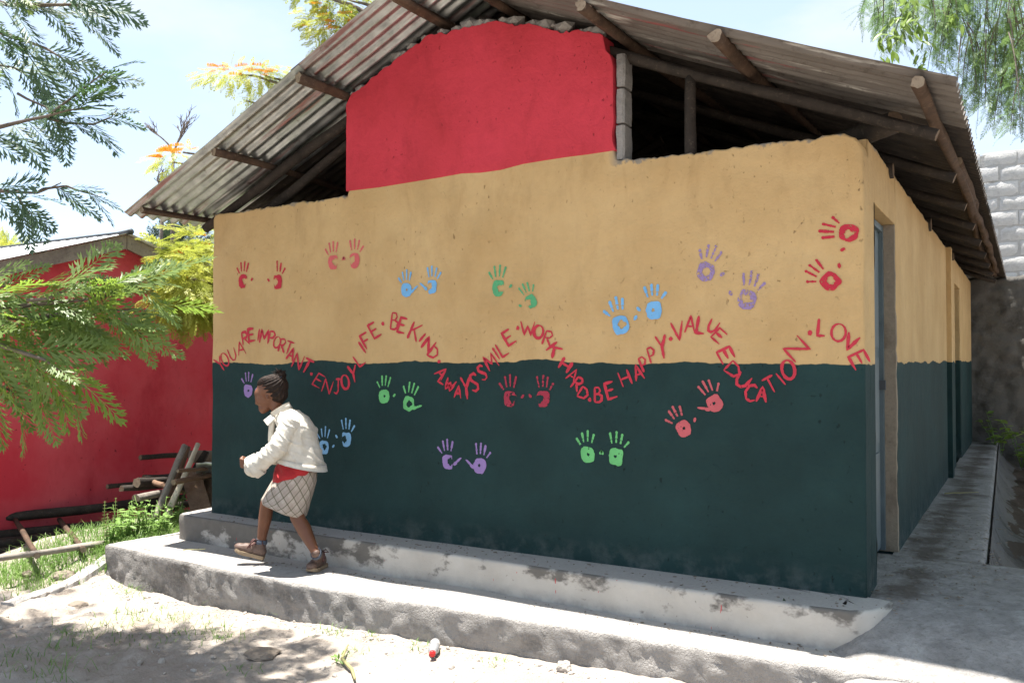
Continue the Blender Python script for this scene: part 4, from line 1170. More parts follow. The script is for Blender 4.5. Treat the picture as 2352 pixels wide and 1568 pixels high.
# ---- body: one continuous surface
hf = tiltv(22); hu = (UP * math.cos(R(22)) - RT * math.sin(R(22))).normalized(); hs = FW   # head axes: forward, up, side(+ = away)
H3 = (hf, hs, hu)
hd = .06
def hp(px, py, dd=0): return g(px, py, hd + dd)
P = []
P.append(ellip(hp(622, 894), .094, .074, .088, H3))                  # cranium
P.append(ellip(hp(607, 915), .060, .058, .070, H3))                  # face
P.append(ellip(hp(600, 903), .045, .052, .045, H3))                  # brow
P.append(ellip(hp(608, 936), .042, .042, .034, H3))                  # jaw
P.append(ellip(hp(604.5, 944), .020, .020, .018, H3))                # chin
P.append(ellip(hp(590.5, 925), .015, .016, .014, H3))                # nose tip
P.append(ellip(hp(592.5, 917), .010, .010, .024, H3))                  # nose bridge
P.append(ellip(hp(598.5, 935), .013, .020, .007, H3))                # upper lip
P.append(ellip(hp(601, 939), .012, .018, .007, H3))                  # lower lip
for s_ in (-1, 1):
    P.append(ellip(hp(601, 924, s_ * .036), .024, .020, .022, H3))   # cheeks
    P.append(ellip(hp(614.5, 913, s_ * .071), .012, .008, .021, H3)) # ears
    P.append(ellip(hp(613, 913, s_ * .077), .006, .006, .014, H3))
P.append(capsule([hp(628, 920), hp(637, 938, -.01), g(650, 955)], [.045, .042, .055]))
P.append(capsule([g(656, 962), g(673, 1000), g(676, 1050), g(668, 1090)], [.062, .082, .078, .085], 18))
P.append(capsule([g(662, 966, -.08), g(664, 964, .08)], [.042, .042]))
# near (left) arm and far arm
P.append(capsule([g(663, 976, -.10), g(640, 1030, -.165), g(590, 1064, -.12), g(568, 1061, -.11)], [.034, .032, .026, .021]))
P.append(capsule([g(676, 975, .10), g(712, 1005, .17), g(690, 1050, .16), g(672, 1062, .14)], [.042, .034, .026, .022]))
# near hand: palm, four curled fingers of unequal length, thumb
P.append(ellip(g(561, 1061, -.11), .027, .017, .030, (-RT, FW, UP)))
for k, (dy, ln) in enumerate(((-10, .9), (-4, 1.0), (2, .95), (7, .8))):
    P.append(capsule([g(558, 1061 + dy, -.118), g(558 - 5.5 * ln, 1062 + dy, -.13), g(558 - 5.0 * ln, 1065 + dy, -.148), g(560, 1066 + dy, -.150)], [.0088, .0085, .008, .0075], 8))
P.append(capsule([g(564, 1052, -.118), g(557, 1049, -.135), g(552, 1054, -.146)], [.010, .009, .008], 8))
P.append(ellip(g(664, 1064, .135), .03, .017, .024, (-RT, FW, UP)))
for k in range(4):
    P.append(capsule([g(660, 1058 + k * 4, .132), g(655, 1060 + k * 4, .12), g(658, 1063 + k * 4, .108)], [.0088, .0083, .0076], 8))
P.append(capsule([g(664, 1056, .12), g(660, 1054, .105)], [.009, .008], 8))
# legs: near (left) leg pushes off behind, far (right) leg swings forward
P.append(capsule([g(672, 1092, -.03), g(677, 1140, -.04), g(683, 1188, -.055), g(698, 1214, -.085), g(714, 1246, -.14), g(723.5, 1266, -.165), g(727, 1273, -.166)], [.070, .058, .047, .049, .036, .027, .024], 16))
P.append(capsule([g(664, 1094, .04), g(634, 1125, .065), g(614, 1155, .09), g(609, 1190, .10), g(603, 1225, .10), g(600, 1246, .10), g(599, 1258, .10)], [.070, .058, .047, .045, .034, .029, .033], 16))
body = remeshed('body', P, .0055, M['skin'], girl, 5, .5)
# eyes
for s_ in (-1, 1):
    e_ = add('eye', *ellip(hp(594.8, 912.5, s_ * .030), .010, .011, .0085, H3, 1), M['eyew'], girl)
    add('iris', *ellip(hp(592.9, 913.0, s_ * .032), .0052, .0058, .0058, H3, 1), M['eyed'], e_)
    add('eyebrow', *ellip(hp(592.6, 905.5, s_ * .030), .006, .018, .004, H3, 1), M['hair'], girl)
# ---- hair pulled back into a bun
P = [ellip(hp(629, 888), .096, .081, .086, H3), ellip(hp(639, 903), .062, .072, .068, H3), ellip(hp(612, 877), .060, .066, .040, H3),
     ellip(hp(642, 870), .030, .035, .026, H3), ellip(hp(646, 862), .034, .036, .028, H3), ellip(hp(643, 918), .030, .045, .030, H3)]
def hair_disp(v):
    q = v - Vector(hp(645, 864)); return .0035 * math.sin(math.atan2(q.dot(hs), q.dot(hu) + .001) * 26) + .002 * noise.noise(v * 90)
hair = remeshed('hair', P, .006, M['hair'], girl, 3, .5, hair_disp)
mb = MB()
for k in range(34):
    b0 = Vector(hp(644 + rng.uniform(-7, 8), 860 + rng.uniform(-5, 6), rng.uniform(-.03, .03)))
    tip = b0 + UP * rng.uniform(.012, .045) - RT * rng.uniform(-.02, .045) + FW * rng.uniform(-.02, .02)
    V, Fc, _b = tube_geo([b0, b0.lerp(tip, .5) + UP * .006, tip], [.004, .003, .0008], 5); mb.put(V, Fc)
for k in range(10):
    b0 = Vector(hp(598 + rng.uniform(0, 14), 872 + rng.uniform(0, 14), -.07 + rng.uniform(0, .03))); tip = b0 + UP * rng.uniform(.0, .016) - RT * rng.uniform(.004, .018)
    V, Fc, _b = tube_geo([b0, tip], [.002, .0006], 4); mb.put(V, Fc)
mb.build('loose_strands', M['hair'], hair)
V, Fc, _b = tube_geo([Vector(hp(641.5, 868)) + (hs * math.cos(t) + hf * math.sin(t)) * .035 for t in np.linspace(0, 2 * math.pi, 17)], .006, 8)
add('hair_tie', V, Fc, M['cuffband'], hair)
# ---- jacket
def ring(px, py, a, b, tilt=0, dd=0): return (g(px, py, dd), tiltv(tilt), a, FW, b)
tors = loft([ring(646, 941, .055, .058, 24), ring(651, 948, .070, .085, 26), ring(660, 957, .088, .120, 30), ring(672, 972, .108, .142, 26), ring(682, 994, .122, .150, 18),
             ring(686, 1018, .136, .152, 6), ring(687, 1040, .152, .156, -5), ring(688, 1057, .172, .160, -12), ring(688, 1062, .174, .160, -13)], 32)
slv = capsule([g(664, 972, -.105), g(652, 1000, -.150), g(640, 1024, -.172), g(618, 1046, -.165), g(596, 1063, -.135), g(584, 1071, -.125)], [.070, .064, .061, .060, .066, .070], 20)
slv2 = capsule([g(688, 972, .10), g(712, 995, .15), g(714, 1012, .16), g(690, 1045, .15)], [.066, .056, .052, .05], 16)
def jk_disp(v):
    q = v - Vector(g(640, 1030)); u = q.dot(RT); w = q.dot(UP)
    k = q.dot(FW)
    f = noise.noise(Vector((u * 6 + w * 8, w * 4 - u * 7, k * 6))) * .010
    # sharp creases: ridged noise stretched along the sleeve and down the back
    a1 = 1 - abs(noise.noise(Vector(((u + w) * 11, (u - w) * 3.5, k * 5)))); a2 = 1 - abs(noise.noise(Vector(((u * .5 + w) * 15 + 5, (w * .5 - u) * 5, k * 7 + 3))))
    a3 = 1 - abs(noise.noise(Vector((u * 30 - w * 9, w * 11 + u * 4, k * 14 + 9))))
    f += .0075 * a1 ** 8 + .0035 * a2 ** 8 + .001 * a3 ** 6 - .004
    return f
jacket = remeshed('jacket', [tors, slv, slv2], .0052, M['jacket'], girl, 6, .5, jk_disp)
# hem band, cuff band, collar and front placket
def band(name, rings_, th, mat, parent, seg=40, rough=.004):
    """a strip of cloth with thickness running round rings [(c,A,a,B,b)...]"""
    V = []; Fc = []; n = len(rings_)
    for lay in (0, 1):
        for (c, A, a, B, b) in rings_:
            for k in range(seg):
                tt = 2 * math.pi * k / seg; r = 1 + (th / max(a, b)) * lay
                v = Vector(c) + A * (a * r * math.cos(tt)) + B * (b * r * math.sin(tt))
                V.append(v + (A * math.cos(tt) + B * math.sin(tt)) * rough * noise.noise(v * 24))
    m = n * seg
    for lay in (0, 1):
        for i in range(n - 1):
            for k in range(seg):
                q = (lay * m + i * seg + k, lay * m + i * seg + (k + 1) % seg, lay * m + (i + 1) * seg + (k + 1) % seg, lay * m + (i + 1) * seg + k)
                Fc.append(q if lay else q[::-1])
    for i in (0, n - 1):
        for k in range(seg): Fc.append((i * seg + k, i * seg + (k + 1) % seg, m + i * seg + (k + 1) % seg, m + i * seg + k))
    return add(name, V, Fc, mat, parent)
band('hem', [ring(688, 1055, .174, .163, -12), ring(688, 1062, .178, .165, -13), ring(688.5, 1067.5, .181, .166, -13.5)], .006, M['jacket'], jacket)
ca = (Vector(g(578, 1073, -.12)) - Vector(g(598, 1060, -.138))).normalized(); cb = FW; cc = ca.cross(cb).normalized()
band('cuff', [(g(596, 1063, -.136), cc, .068, cb, .066), (g(584, 1071, -.126), cc, .073, cb, .069), (g(578.5, 1074, -.121), cc, .074, cb, .069)], .006, M['jacket'], jacket, 30, .006)
band('collar', [ring(649, 947, .064, .070, 26), ring(645, 940, .062, .064, 30), ring(643, 935.5, .064, .066, 32)], .007, M['jacket'], jacket, 30, .006)
# collar points standing out at the throat
for s_ in (-1, 1):
    A0 = Vector(g(628, 950, s_ * .03)); A1 = Vector(g(607, 966, s_ * .05)); A2 = Vector(g(616, 978, s_ * .075)); A3 = Vector(g(632, 962, s_ * .075))
    V = [A0, A1, A2, A3] + [p + UP * .004 - RT * .006 for p in (A0, A1, A2, A3)]
    add('collar_point', V, [(0, 1, 2, 3), (7, 6, 5, 4), (0, 4, 5, 1), (1, 5, 6, 2), (2, 6, 7, 3), (3, 7, 4, 0)], M['jacket'], jacket, False)
V = []; 
for i in range(12):
    t = i / 11; q = Vector(g(622 - 8 * math.sin(t * 3.1) + t * 8, 962 + t * 104, -.03 - .0 * t)) ; V += [q - FW * .022, q + FW * .022, q + FW * .022 + RT * .03, q - FW * .022 + RT * .03]
Fc = [(i * 4 + k, i * 4 + (k + 1) % 4, (i + 1) * 4 + (k + 1) % 4, (i + 1) * 4 + k) for i in range(11) for k in range(4)] + [(3, 2, 1, 0), (44, 45, 46, 47)]
add('placket', V, Fc, M['jacket'], jacket)
# ---- shirt tail below the jacket
def sh_disp(v):
    q = v - Vector(g(660, 1080)); return .006 * noise.noise(q * 20) + .004 * math.sin(q.dot(RT) * 60 + q.dot(UP) * 40)
shirt = remeshed('shirt', [loft([ring(686, 1052, .135, .125, -8), ring(684, 1072, .142, .132, 0), ring(678, 1086, .150, .136, 12), ring(674, 1093, .150, .134, 15), ring(674, 1096, .146, .130, 15.5)], 32)], .007, M['shirt'], girl, 2, .5, sh_disp)
# ---- skirt with fabric UVs
def skirt():
    seg = 56; V = []; Fc = []; UV = []
    rows = [(684, 1078, .128, .118, 4), (680, 1098, .140, .124, 8), (673, 1118, .150, .136, 12), (666, 1138, .158, .146, 15), (660, 1156, .166, .156, 18), (656.5, 1166, .170, .160, 19.5), (656.3, 1167.5, .168, .158, 19.5)]
    for r_, (px, py, a, b, tl) in enumerate(rows):
        c, A, a, B, b = ring(px, py, a, b, -tl, 0)
        for k in range(seg):
            th = 2 * math.pi * k / seg
            f = 1 + .035 * (r_ / 6) * math.sin(th * 7 + 1) + .02 * noise.noise(Vector((math.cos(th) * 3, math.sin(th) * 3, r_ * .5)))
            v = c + A * (a * f * math.cos(th)) + B * (b * f * math.sin(th))
            # the trailing side hangs straighter
            if r_ >= 1 and math.cos(th) < 0: v += RT * (-.006 * r_ * (-math.cos(th)))
            V.append(v)
    for i in range(len(rows) - 1):
        for k in range(seg):
            Fc.append((i * seg + k, i * seg + (k + 1) % seg, (i + 1) * seg + (k + 1) % seg, (i + 1) * seg + k))
            for (a_, b_) in ((i, k), (i, k + 1), (i + 1, k + 1), (i + 1, k)): UV.append((b_ / seg * .95, -a_ * .048))
    me = mesh('skirt', V, Fc, M['plaid'])
    ul = me.uv_layers.new(name='UVMap'); ul.data.foreach_set('uv', np.array(UV).ravel())
    o = link('skirt', me, girl)
    m = o.modifiers.new('thick', 'SOLIDIFY'); m.thickness = .005; m.offset = -1
    return o
sk = skirt()
# ---- high-top shoes
def shoe(heel, toe, up_deg, ank, parent):
    heel, toe = Vector(heel), Vector(toe); f = (toe - heel); L = f.length; f.normalize()
    s = f.cross(UP).normalized(); u = s.cross(f).normalized()
    def sole_pts(ex, z): # outline of the foot
        prof = [(0, .018), (.02, .027), (.12, .030), (.3, .030), (.5, .034), (.68, .040), (.82, .038), (.93, .027), (1.0, .008)]
        l = [(t, w + ex) for t, w in prof]
        pts = [heel + f * (t * L) + s * w + u * (z + (.012 * max(0, (t - .75) / .25) ** 2)) for t, w in l] + [heel + f * (t * L) - s * w + u * (z + (.012 * max(0, (t - .75) / .25) ** 2)) for t, w in reversed(l)]
        return pts
    a0 = sole_pts(.003, 0); a1 = sole_pts(.005, .012); a2 = sole_pts(.003, .024)
    n = len(a0); V = a0 + a1 + a2
    Fc = [tuple(range(n)), tuple(range(3 * n - 1, 2 * n - 1, -1))] + [(r * n + i, (r + 1) * n + i, (r + 1) * n + (i + 1) % n, r * n + (i + 1) % n) for r in (0, 1) for i in range(n)]
    def X(t, h, w=0): return heel + f * (t * L) + u * h + s * w
    A3 = (f, s, u)
    an = Vector(ank)
    up = remeshed('shoe', [ellip(X(.80, .040), .052, .036, .028, A3), ellip(X(.58, .044), .065, .036, .036, A3), ellip(X(.30, .050), .062, .031, .046, A3), ellip(X(.16, .045), .036, .028, .045, A3),
                           capsule([X(.22, .06), X(.22, .06).lerp(an, .75), an], [.036, .035, .033], 14), capsule([X(.42, .065), X(.26, .095)], [.030, .030], 12)], .0055, M['shoe'], parent, 4, .5,
                  lambda v: .002 * noise.noise(v * 60))
    o = add('sole', V, Fc, M['sole'], up, False)
    ub = (an - X(.22, .06)).normalized()
    c2 = ub.cross(s).normalized()
    band('ankle_collar', [(an - ub * .022, c2, .036, s, .036), (an - ub * .004, c2, .036, s, .035), (an + ub * .006, c2, .032, s, .031)], .004, M['cuffband'], up, 24, .003)
    mb = MB()
    for k in range(5):
        t = .62 - k * .075; h = .073 + k * .011
        V2, F2, _b = tube_geo([X(t - .02, h - .022, -.030), X(t, h - .004, -.014), X(t + .01, h, .004), X(t, h - .006, .022)], .0042, 6); mb.put(V2, F2)
        V2, F2, _b = tube_geo([X(t + .03, h - .02, .026), X(t, h - .001, .004), X(t - .02, h - .022, -.028)], .004, 6); mb.put(V2, F2)
    for sg in (-1, 1):
        p0 = X(.34, .108, -.012)
        V2, F2, _b = tube_geo([p0, p0 + f * .02 - s * .030 * 1 + u * .016 * sg, p0 + f * .035 - s * .045 + u * (-.02 + .012 * sg), p0 + f * .05 - s * .040 - u * .05], .0042, 6); mb.put(V2, F2)
        V2, F2, _b = tube_geo([p0, p0 - s * .02 + f * .03 * sg + u * .014, p0 - s * .03 + f * .045 * sg - u * .006, p0 - s * .008 + f * .01 * sg], .0042, 6); mb.put(V2, F2)
    mb.build('laces', M['lace'], up)
    return up
# rear foot flat on the tread, front foot swinging clear of it
hl = on('z', -.188, 745, 1300); tt_ = on('z', -.188, 694, 1323)
dirn = (tt_ - hl); dirn.z = 0; dirn.normalize(); tt_ = hl + dirn * .195
shoe(hl, tt_, 0, g(725.5, 1270, -.166), girl)
shoe(g(606, 1284, .10), g(538, 1266, .085), 14, g(600.5, 1240, .10), girl)

# ------------------------------------------------------------------ leaves
def frond_geo(pairs=11, seed=0, width=.30, lobes=True, droop=.16, slim=.020, ang=48):
    q = random.Random(seed); V = []; Fc = []
    def zz(t): return -droop * t * t
    def diamond(b, d, L, w, nz):
        k = len(V); sx = (-d[1], d[0])
        m = (b[0] + d[0] * L * .42, b[1] + d[1] * L * .42)
        V.extend([(b[0], b[1], zz(b[0])), (m[0] + sx[0] * w, m[1] + sx[1] * w, zz(m[0]) + nz * .5), (b[0] + d[0] * L, b[1] + d[1] * L, zz(b[0] + d[0] * L) + nz), (m[0] - sx[0] * w, m[1] - sx[1] * w, zz(m[0]) + nz * .5)])
        Fc.append((k, k + 1, k + 2, k + 3))
    for i in range(pairs):
        t = .10 + .86 * i / (pairs - 1)
        L = width * (math.sin(math.pi * min(1, .18 + t * .78)) ** .7) * q.uniform(.85, 1.1)
        for s in (-1, 1):
            a = R(ang - 16 * t + q.uniform(-6, 6)); d = (math.cos(a), s * math.sin(a)); nz = q.uniform(-.03, .05)
            diamond((t + q.uniform(-.015, .015), 0), d, L, slim, nz)
            if lobes:
                for f_, da in ((.35, -24), (.55, 22)):
                    a2 = a + R(da); b = (t + d[0] * L * f_, d[1] * L * f_)
                    diamond(b, (math.cos(a2), s * math.sin(a2)), L * .42, slim * .7, nz)
    diamond((.95, 0), (1, 0), .16, slim, 0)
    n = 6; k = len(V)
    for i in range(n + 1):
        t = i / n; w = .008 * (1 - t) + .003
        V.extend([(t, -w, zz(t)), (t, w, zz(t))])
    Fc.extend([(k + 2 * i, k + 2 * i + 2, k + 2 * i + 3, k + 2 * i + 1) for i in range(n)])
    return np.array(V), Fc
def basis(d, roll=None, up=(0, 0, 1)):
    d = Vector(d).normalized(); u = Vector(up) + Vector((rng.uniform(-.5, .5), rng.uniform(-.5, .5), rng.uniform(-.2, .3)))
    y = u.cross(d)
    if y.length < 1e-3: y = Vector((0, 1, 0)).cross(d)
    y.normalize(); z = d.cross(y)
    return Matrix(((d.x, y.x, z.x), (d.y, y.y, z.y), (d.z, y.z, z.z)))
def xf(p, d, s, up=(0, 0, 1)):
    return basis(d, up=up), Vector(p), s
class Cloud:
    def __init__(s): s.v = []; s.f = []; s.n = 0
    def put(s, geo, X):
        B, p, sc = X; V, Fc = geo
        W = (np.array(B) @ (V.T * sc)).T + np.array(p)
        s.v.append(W); k = s.n; s.f += [tuple(i + k for i in q) for q in Fc]; s.n += len(V)
    def build(s, name, mat, parent=None):
        if not s.v: return None
        return add(name, np.concatenate(s.v).tolist(), s.f, mat, parent, False)
GREV = [frond_geo(10, k, .36, True, .10 + .05 * k, .026) for k in range(5)]
GREV_LO = [frond_geo(8, 10 + k, .34, False, .12, .034) for k in range(4)]
PEP = [frond_geo(13, 20 + k, .22, False, .12, .017, 58) for k in range(4)]
def limb(name, pts, r0, r1, parent, mat, seed=0, n=5):
    P = []
    for i in range(len(pts) - 1):
        a, b = Vector(pts[i]), Vector(pts[i + 1])
        P += [a.lerp(b, k / n) for k in range(n)]
    P.append(Vector(pts[-1]))
    P = [p + (Vector((noise.noise(p * 1.7 + Vector((seed, 0, 0))), noise.noise(p * 1.7 + Vector((0, seed, 4))), noise.noise(p * 1.7 + Vector((9, 0, seed))))) * .05 if 0 < i < len(P) - 1 else Vector()) for i, p in enumerate(P)]
    m = len(P)
    V, Fc, b_ = tube_geo(P, [r0 + (r1 - r0) * i / (m - 1) for i in range(m)], 8, .25, seed)
    return add(name, V, Fc, mat, parent)

# ------------------------------------------------------------------ near tree on the left
TB = Vector((-4.9, -3.0, -.5))
tree = empty('feathery_tree', TB, 'near tree whose feathery green branches hang in from the left edge', 'tree')
limb('trunk', [TB, TB + Vector((.05, .02, 1.4)), TB + Vector((.0, .1, 2.9)), TB + Vector((.15, .15, 4.6))], .15, .07, tree, M['trunk'], 1)
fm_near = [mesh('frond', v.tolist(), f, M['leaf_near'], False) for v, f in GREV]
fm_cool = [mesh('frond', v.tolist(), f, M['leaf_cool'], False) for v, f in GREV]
near_cloud = Cloud(); nfr = [0]; cool = [False]
def near_frond(p, d, s, up=(0, 0, 1)):
    X = xf(p, d, s, up); k = rng.randrange(5)
    tip = Vector(p) + Vector(d).normalized() * s * .6
    if nfr[0] < 300 and in_frame(tip, 20):
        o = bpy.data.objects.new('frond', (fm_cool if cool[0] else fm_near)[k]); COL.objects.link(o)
        o.parent = tree; o.matrix_parent_inverse = Matrix.Translation(-TB)
        o.matrix_basis = Matrix.Translation(X[1]) @ X[0].to_4x4() @ Matrix.Scale(s, 4); nfr[0] += 1
    else: near_cloud.put(GREV[k], X)
def img_dir(dx, dy, dz):      # right, down (as seen), away
    return RT * dx - UP * dy + FW * dz
# (branch polyline in photo reading with distance, list of side twigs)
def spray(pts, n, spread, s0, s1, aim, size=(.17, .25), seed=0):
    """fronds set alternately along a twig given by photo points"""
    P = [at(*p) for p in pts]; seglen = [(P[i + 1] - P[i]).length for i in range(len(P) - 1)]; T = sum(seglen)
    n = int(n * (.64 if cool[0] else .74))
    for k in range(n):
        t = (k + .5) / n; d_ = t * T; i = 0
        while i < len(seglen) - 1 and d_ > seglen[i]: d_ -= seglen[i]; i += 1
        p = P[i].lerp(P[i + 1], d_ / seglen[i]); along = (P[i + 1] - P[i]).normalized()
        sd = 1 if k % 2 else -1
        side_ = UP * sd * rng.uniform(.3, 1) + FW * rng.uniform(-.8, .8)
        d = along * rng.uniform(.5, 1.1) + side_ * spread + img_dir(*aim) * rng.uniform(.4, 1)
        near_frond(p + Vector((rng.uniform(-.02, .02),) * 3), d, rng.uniform(*size) * rng.uniform(.95, 1.4) * (1 - .25 * abs(t - .5)), up=(UP * .6 - FW * rng.uniform(-.2, 1.2)))
def twig(pts, r0=.008, r1=.003, seed=0): limb('branch', [at(*p) for p in pts], r0, r1, tree, M['trunk'], seed, 3)
A_ = 3.35
twigs = [
 # upper mass
 ([(-160, -40, 3.3), (20, 20, 3.3), (150, 30, 3.3), (225, 35, 3.4)], 26, .7, (.35, .35, 0), (.15, .22)),
 ([(-160, 40, 3.5), (0, 80, 3.5), (110, 120, 3.5), (160, 150, 3.5)], 20, .8, (.2, .55, 0), (.16, .23)),
 ([(-100, -90, 3.2), (60, -30, 3.2), (170, -20, 3.25), (250, 0, 3.3)], 18, .7, (.3, .5, 0), (.15, .21)),
 ([(-120, 130, 3.6), (20, 150, 3.6), (90, 170, 3.6)], 18, .8, (.1, .6, 0), (.15, .22)),
 # second cluster on the visible branch
 ([(-200, 318, 3.4), (0, 292, 3.4), (110, 272, 3.4), (190, 250, 3.4)], 19, .8, (.15, .4, 0), (.16, .22)),
 ([(110, 272, 3.4), (180, 215, 3.4), (245, 165, 3.35)], 10, .6, (.4, .15, 0), (.14, .19)),
 ([(110, 272, 3.4), (205, 275, 3.45), (270, 250, 3.45)], 8, .6, (.4, .5, 0), (.14, .19)),
 ([(40, 215, 3.5), (100, 240, 3.5), (140, 300, 3.4)], 8, .7, (.1, .6, 0), (.16, .22)),
 # third cluster
 ([(-160, 435, 3.5), (0, 440, 3.5), (90, 440, 3.5), (140, 420, 3.5)], 12, .8, (.2, .35, 0), (.14, .20)),
 ([(90, 440, 3.5), (170, 430, 3.5), (225, 450, 3.5)], 7, .6, (.4, .4, 0), (.13, .18)),
 ([(40, 450, 3.6), (80, 490, 3.6)], 7, .8, (.0, .7, 0), (.13, .18)),
 # bright mid mass
 ([(-200, 690, 3.0), (40, 690, 3.05), (200, 680, 3.1), (320, 660, 3.2)], 30, .8, (.4, .25, -.1), (.17, .24)),
 ([(-200, 730, 3.1), (60, 745, 3.1), (220, 730, 3.15), (335, 715, 3.2)], 28, .8, (.4, .3, -.1), (.16, .23)),
 ([(60, 690, 3.0), (140, 660, 3.05), (195, 635, 3.1)], 8, .6, (.3, -.3, 0), (.15, .2)),
 ([(220, 680, 3.1), (270, 655, 3.15), (310, 645, 3.2)], 7, .6, (.3, -.2, 0), (.14, .19)),
 ([(120, 690, 3.2), (240, 740, 3.2), (330, 775, 3.2)], 14, .7, (.3, .5, 0), (.14, .20)),
 ([(-160, 660, 3.2), (0, 660, 3.2), (90, 665, 3.2)], 12, .8, (.2, .1, 0), (.16, .22)),
 # lower hanging mass
 ([(-200, 770, 3.0), (0, 790, 3.0), (110, 830, 3.0), (160, 860, 3.05)], 26, .8, (.15, .6, 0), (.16, .23)),
 ([(-160, 850, 3.1), (0, 880, 3.1), (90, 920, 3.1)], 20, .8, (.1, .6, 0), (.16, .22)),
 ([(-100, 730, 3.3), (40, 760, 3.3), (150, 790, 3.3)], 16, .8, (.25, .5, 0), (.16, .22)),
]
for i, (pts, n, sp, aim, size) in enumerate(twigs):
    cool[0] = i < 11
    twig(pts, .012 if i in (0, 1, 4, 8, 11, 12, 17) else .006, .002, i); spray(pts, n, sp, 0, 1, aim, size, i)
for i, (pz, (px, py, dp)) in enumerate(((3.6, (-160, -40, 3.3)), (3.3, (-160, 40, 3.5)), (3.0, (-200, 318, 3.4)), (2.6, (-160, 435, 3.5)), (1.9, (-200, 660, 3.0)), (1.8, (-200, 700, 3.1)), (1.5, (-200, 770, 3.0)))):
    e = at(px, py, dp); limb('limb', [TB + Vector((.05, .1, pz)), (TB + Vector((.05, .1, pz))).lerp(e, .5) + UP * .12, e], .035, .012, tree, M['trunk'], 40 + i)
# the rest of the crown, above and beside the picture: it dapples the ground
clumps = [Vector((-4.5 + rng.gauss(0, .75), -2.15 + rng.gauss(0, .42), rng.uniform(3.35, 4.7))) for _ in range(120)]
clumps += [Vector((TB.x + rng.gauss(0, .8), TB.y + rng.gauss(-.3, .6), rng.uniform(2.4, 5.0))) for _ in range(30)]
for i, c in enumerate(clumps):
    if c.x > -3.75 and c.y < -2.25: continue
    for k in range(15):
        p = c + Vector((rng.gauss(0, .15), rng.gauss(0, .15), rng.gauss(0, .10))); d = Vector((rng.uniform(-1, 1), rng.uniform(-1, 1), rng.uniform(-.6, .2)))
        s = rng.uniform(.24, .36)
        if in_frame(p, 160) or in_frame(p + d.normalized() * s, 60): continue
        near_cloud.put(GREV_LO[k % 4], xf(p, d, s))
    if i % 3 == 0 and not in_frame(c, 200):
        j = TB + Vector((.1, .1, c.z + .25))
        if not in_frame(j.lerp(c, .5), 120): limb('limb', [j, j.lerp(c, .5) + UP * .1, c], .02, .006, tree, M['trunk'], 60 + i, 3)
o = near_cloud.build('foliage', M['leaf_near'], tree); setp(o, kind='stuff')

# ------------------------------------------------------------------ flowering tree behind the buildings
T2 = Vector((-6.3, 4.6, -.3))
bt = empty('flowering_tree', T2, 'sunlit yellow-green tree with orange blossom behind the roof and between the buildings', 'tree')
limb('trunk', [T2, T2 + Vector((.1, 0, 2.2)), T2 + Vector((0, .1, 4.5)), T2 + Vector((.2, .1, 6.2))], .17, .07, bt, M['trunk'], 3)
bc = Cloud(); fl = Cloud()
def flower_geo(seed):
    q = random.Random(seed); V = []; Fc = []
    for i in range(22):
        t = i / 21; k = len(V); a = q.uniform(-.5, .5); h = .30 * (.7 + .3 * math.sin(math.pi * t))
        V += [(t - .02, 0, 0), (t + .02, 0, 0), (t + .03 + q.uniform(-.04, .04), a * h, h), (t - .01, a * h * .6, h * .7)]
        Fc.append((k, k + 1, k + 2, k + 3))
    return np.array(V), Fc
FLG = [flower_geo(k) for k in range(3)]
def bunch(px, py, dep, rx, ry, n, size, flowers=0, droop=.3, fy=-.6, limbs=True, seed=0):
    c = at(px, py, dep); kpx = dep / F_PX
    if limbs:
        j = T2 + Vector((.1, .1, max(1.8, min(5.6, c.z - .6))))
        limb('limb', [j, j.lerp(c, .6) + UP * .15, c], .045, .012, bt, M['trunk'], 80 + seed)
    for k in range(n):
        a = rng.uniform(0, 2 * math.pi); r = math.sqrt(rng.random())
        u, v = r * math.cos(a) * rx * kpx, r * math.sin(a) * ry * kpx
        p = c + RT * u + UP * v + FW * rng.gauss(0, .35 * min(rx, ry) * kpx * 1.6)
        d = RT * (u / (rx * kpx) + rng.uniform(-.6, .6)) + UP * (v / (ry * kpx) * .5 - droop + rng.uniform(-.4, .3)) + FW * rng.uniform(-.8, .8)
        bc.put(GREV[k % 5] if size > .2 else GREV_LO[k % 4], xf(p, d, size * rng.uniform(.7, 1.15)))
    for k in range(flowers):
        p = c + RT * rng.uniform(-.8, .8) * rx * kpx + UP * (rng.uniform(-.3, 1) * ry * kpx * .8) + FW * rng.uniform(-.2, -.02)
        d = RT * rng.choice((-1, 1)) + UP * rng.uniform(-.15, .2) + FW * rng.uniform(-.4, .4)
        fl.put(FLG[k % 3], (basis(d), p, rng.uniform(.10, .17)))
bunch(430, 620, 8.2, 62, 66, 170, .24, 3, .3, seed=1)
bunch(440, 640, 7.7, 55, 75, 120, .24, 0, .3, seed=21)
bunch(455, 560, 8.5, 45, 40, 80, .24, 2, .2, seed=2)
bunch(405, 690, 7.9, 50, 45, 80, .23, 1, .5, seed=3)
bunch(460, 690, 8.0, 42, 52, 80, .23, 1, .4, seed=4)
bunch(385, 600, 8.6, 35, 30, 36, .20, 2, .3, seed=5)
bunch(395, 655, 8.1, 40, 30, 36, .20, 3, .3, seed=6)
bunch(550, 172, 11.5, 92, 20, 120, .20, 12, .25, seed=7)
bunch(610, 175, 11.5, 60, 26, 60, .20, 5, .25, seed=8)
bunch(765, 60, 12, 65, 55, 190, .22, 16, .2, seed=9)
bunch(800, 0, 12, 80, 45, 120, .22, 8, .2, seed=10)
bunch(700, -25, 12, 40, 30, 40, .22, 0, .5, seed=14)
bunch(565, 232, 11.5, 25, 24, 20, .19, 0, .3, seed=11)
bunch(392, 372, 11, 40, 32, 55, .19, 0, .5, seed=12)
bunch(420, 350, 11, 30, 12, 14, .18, 3, .1, seed=13)
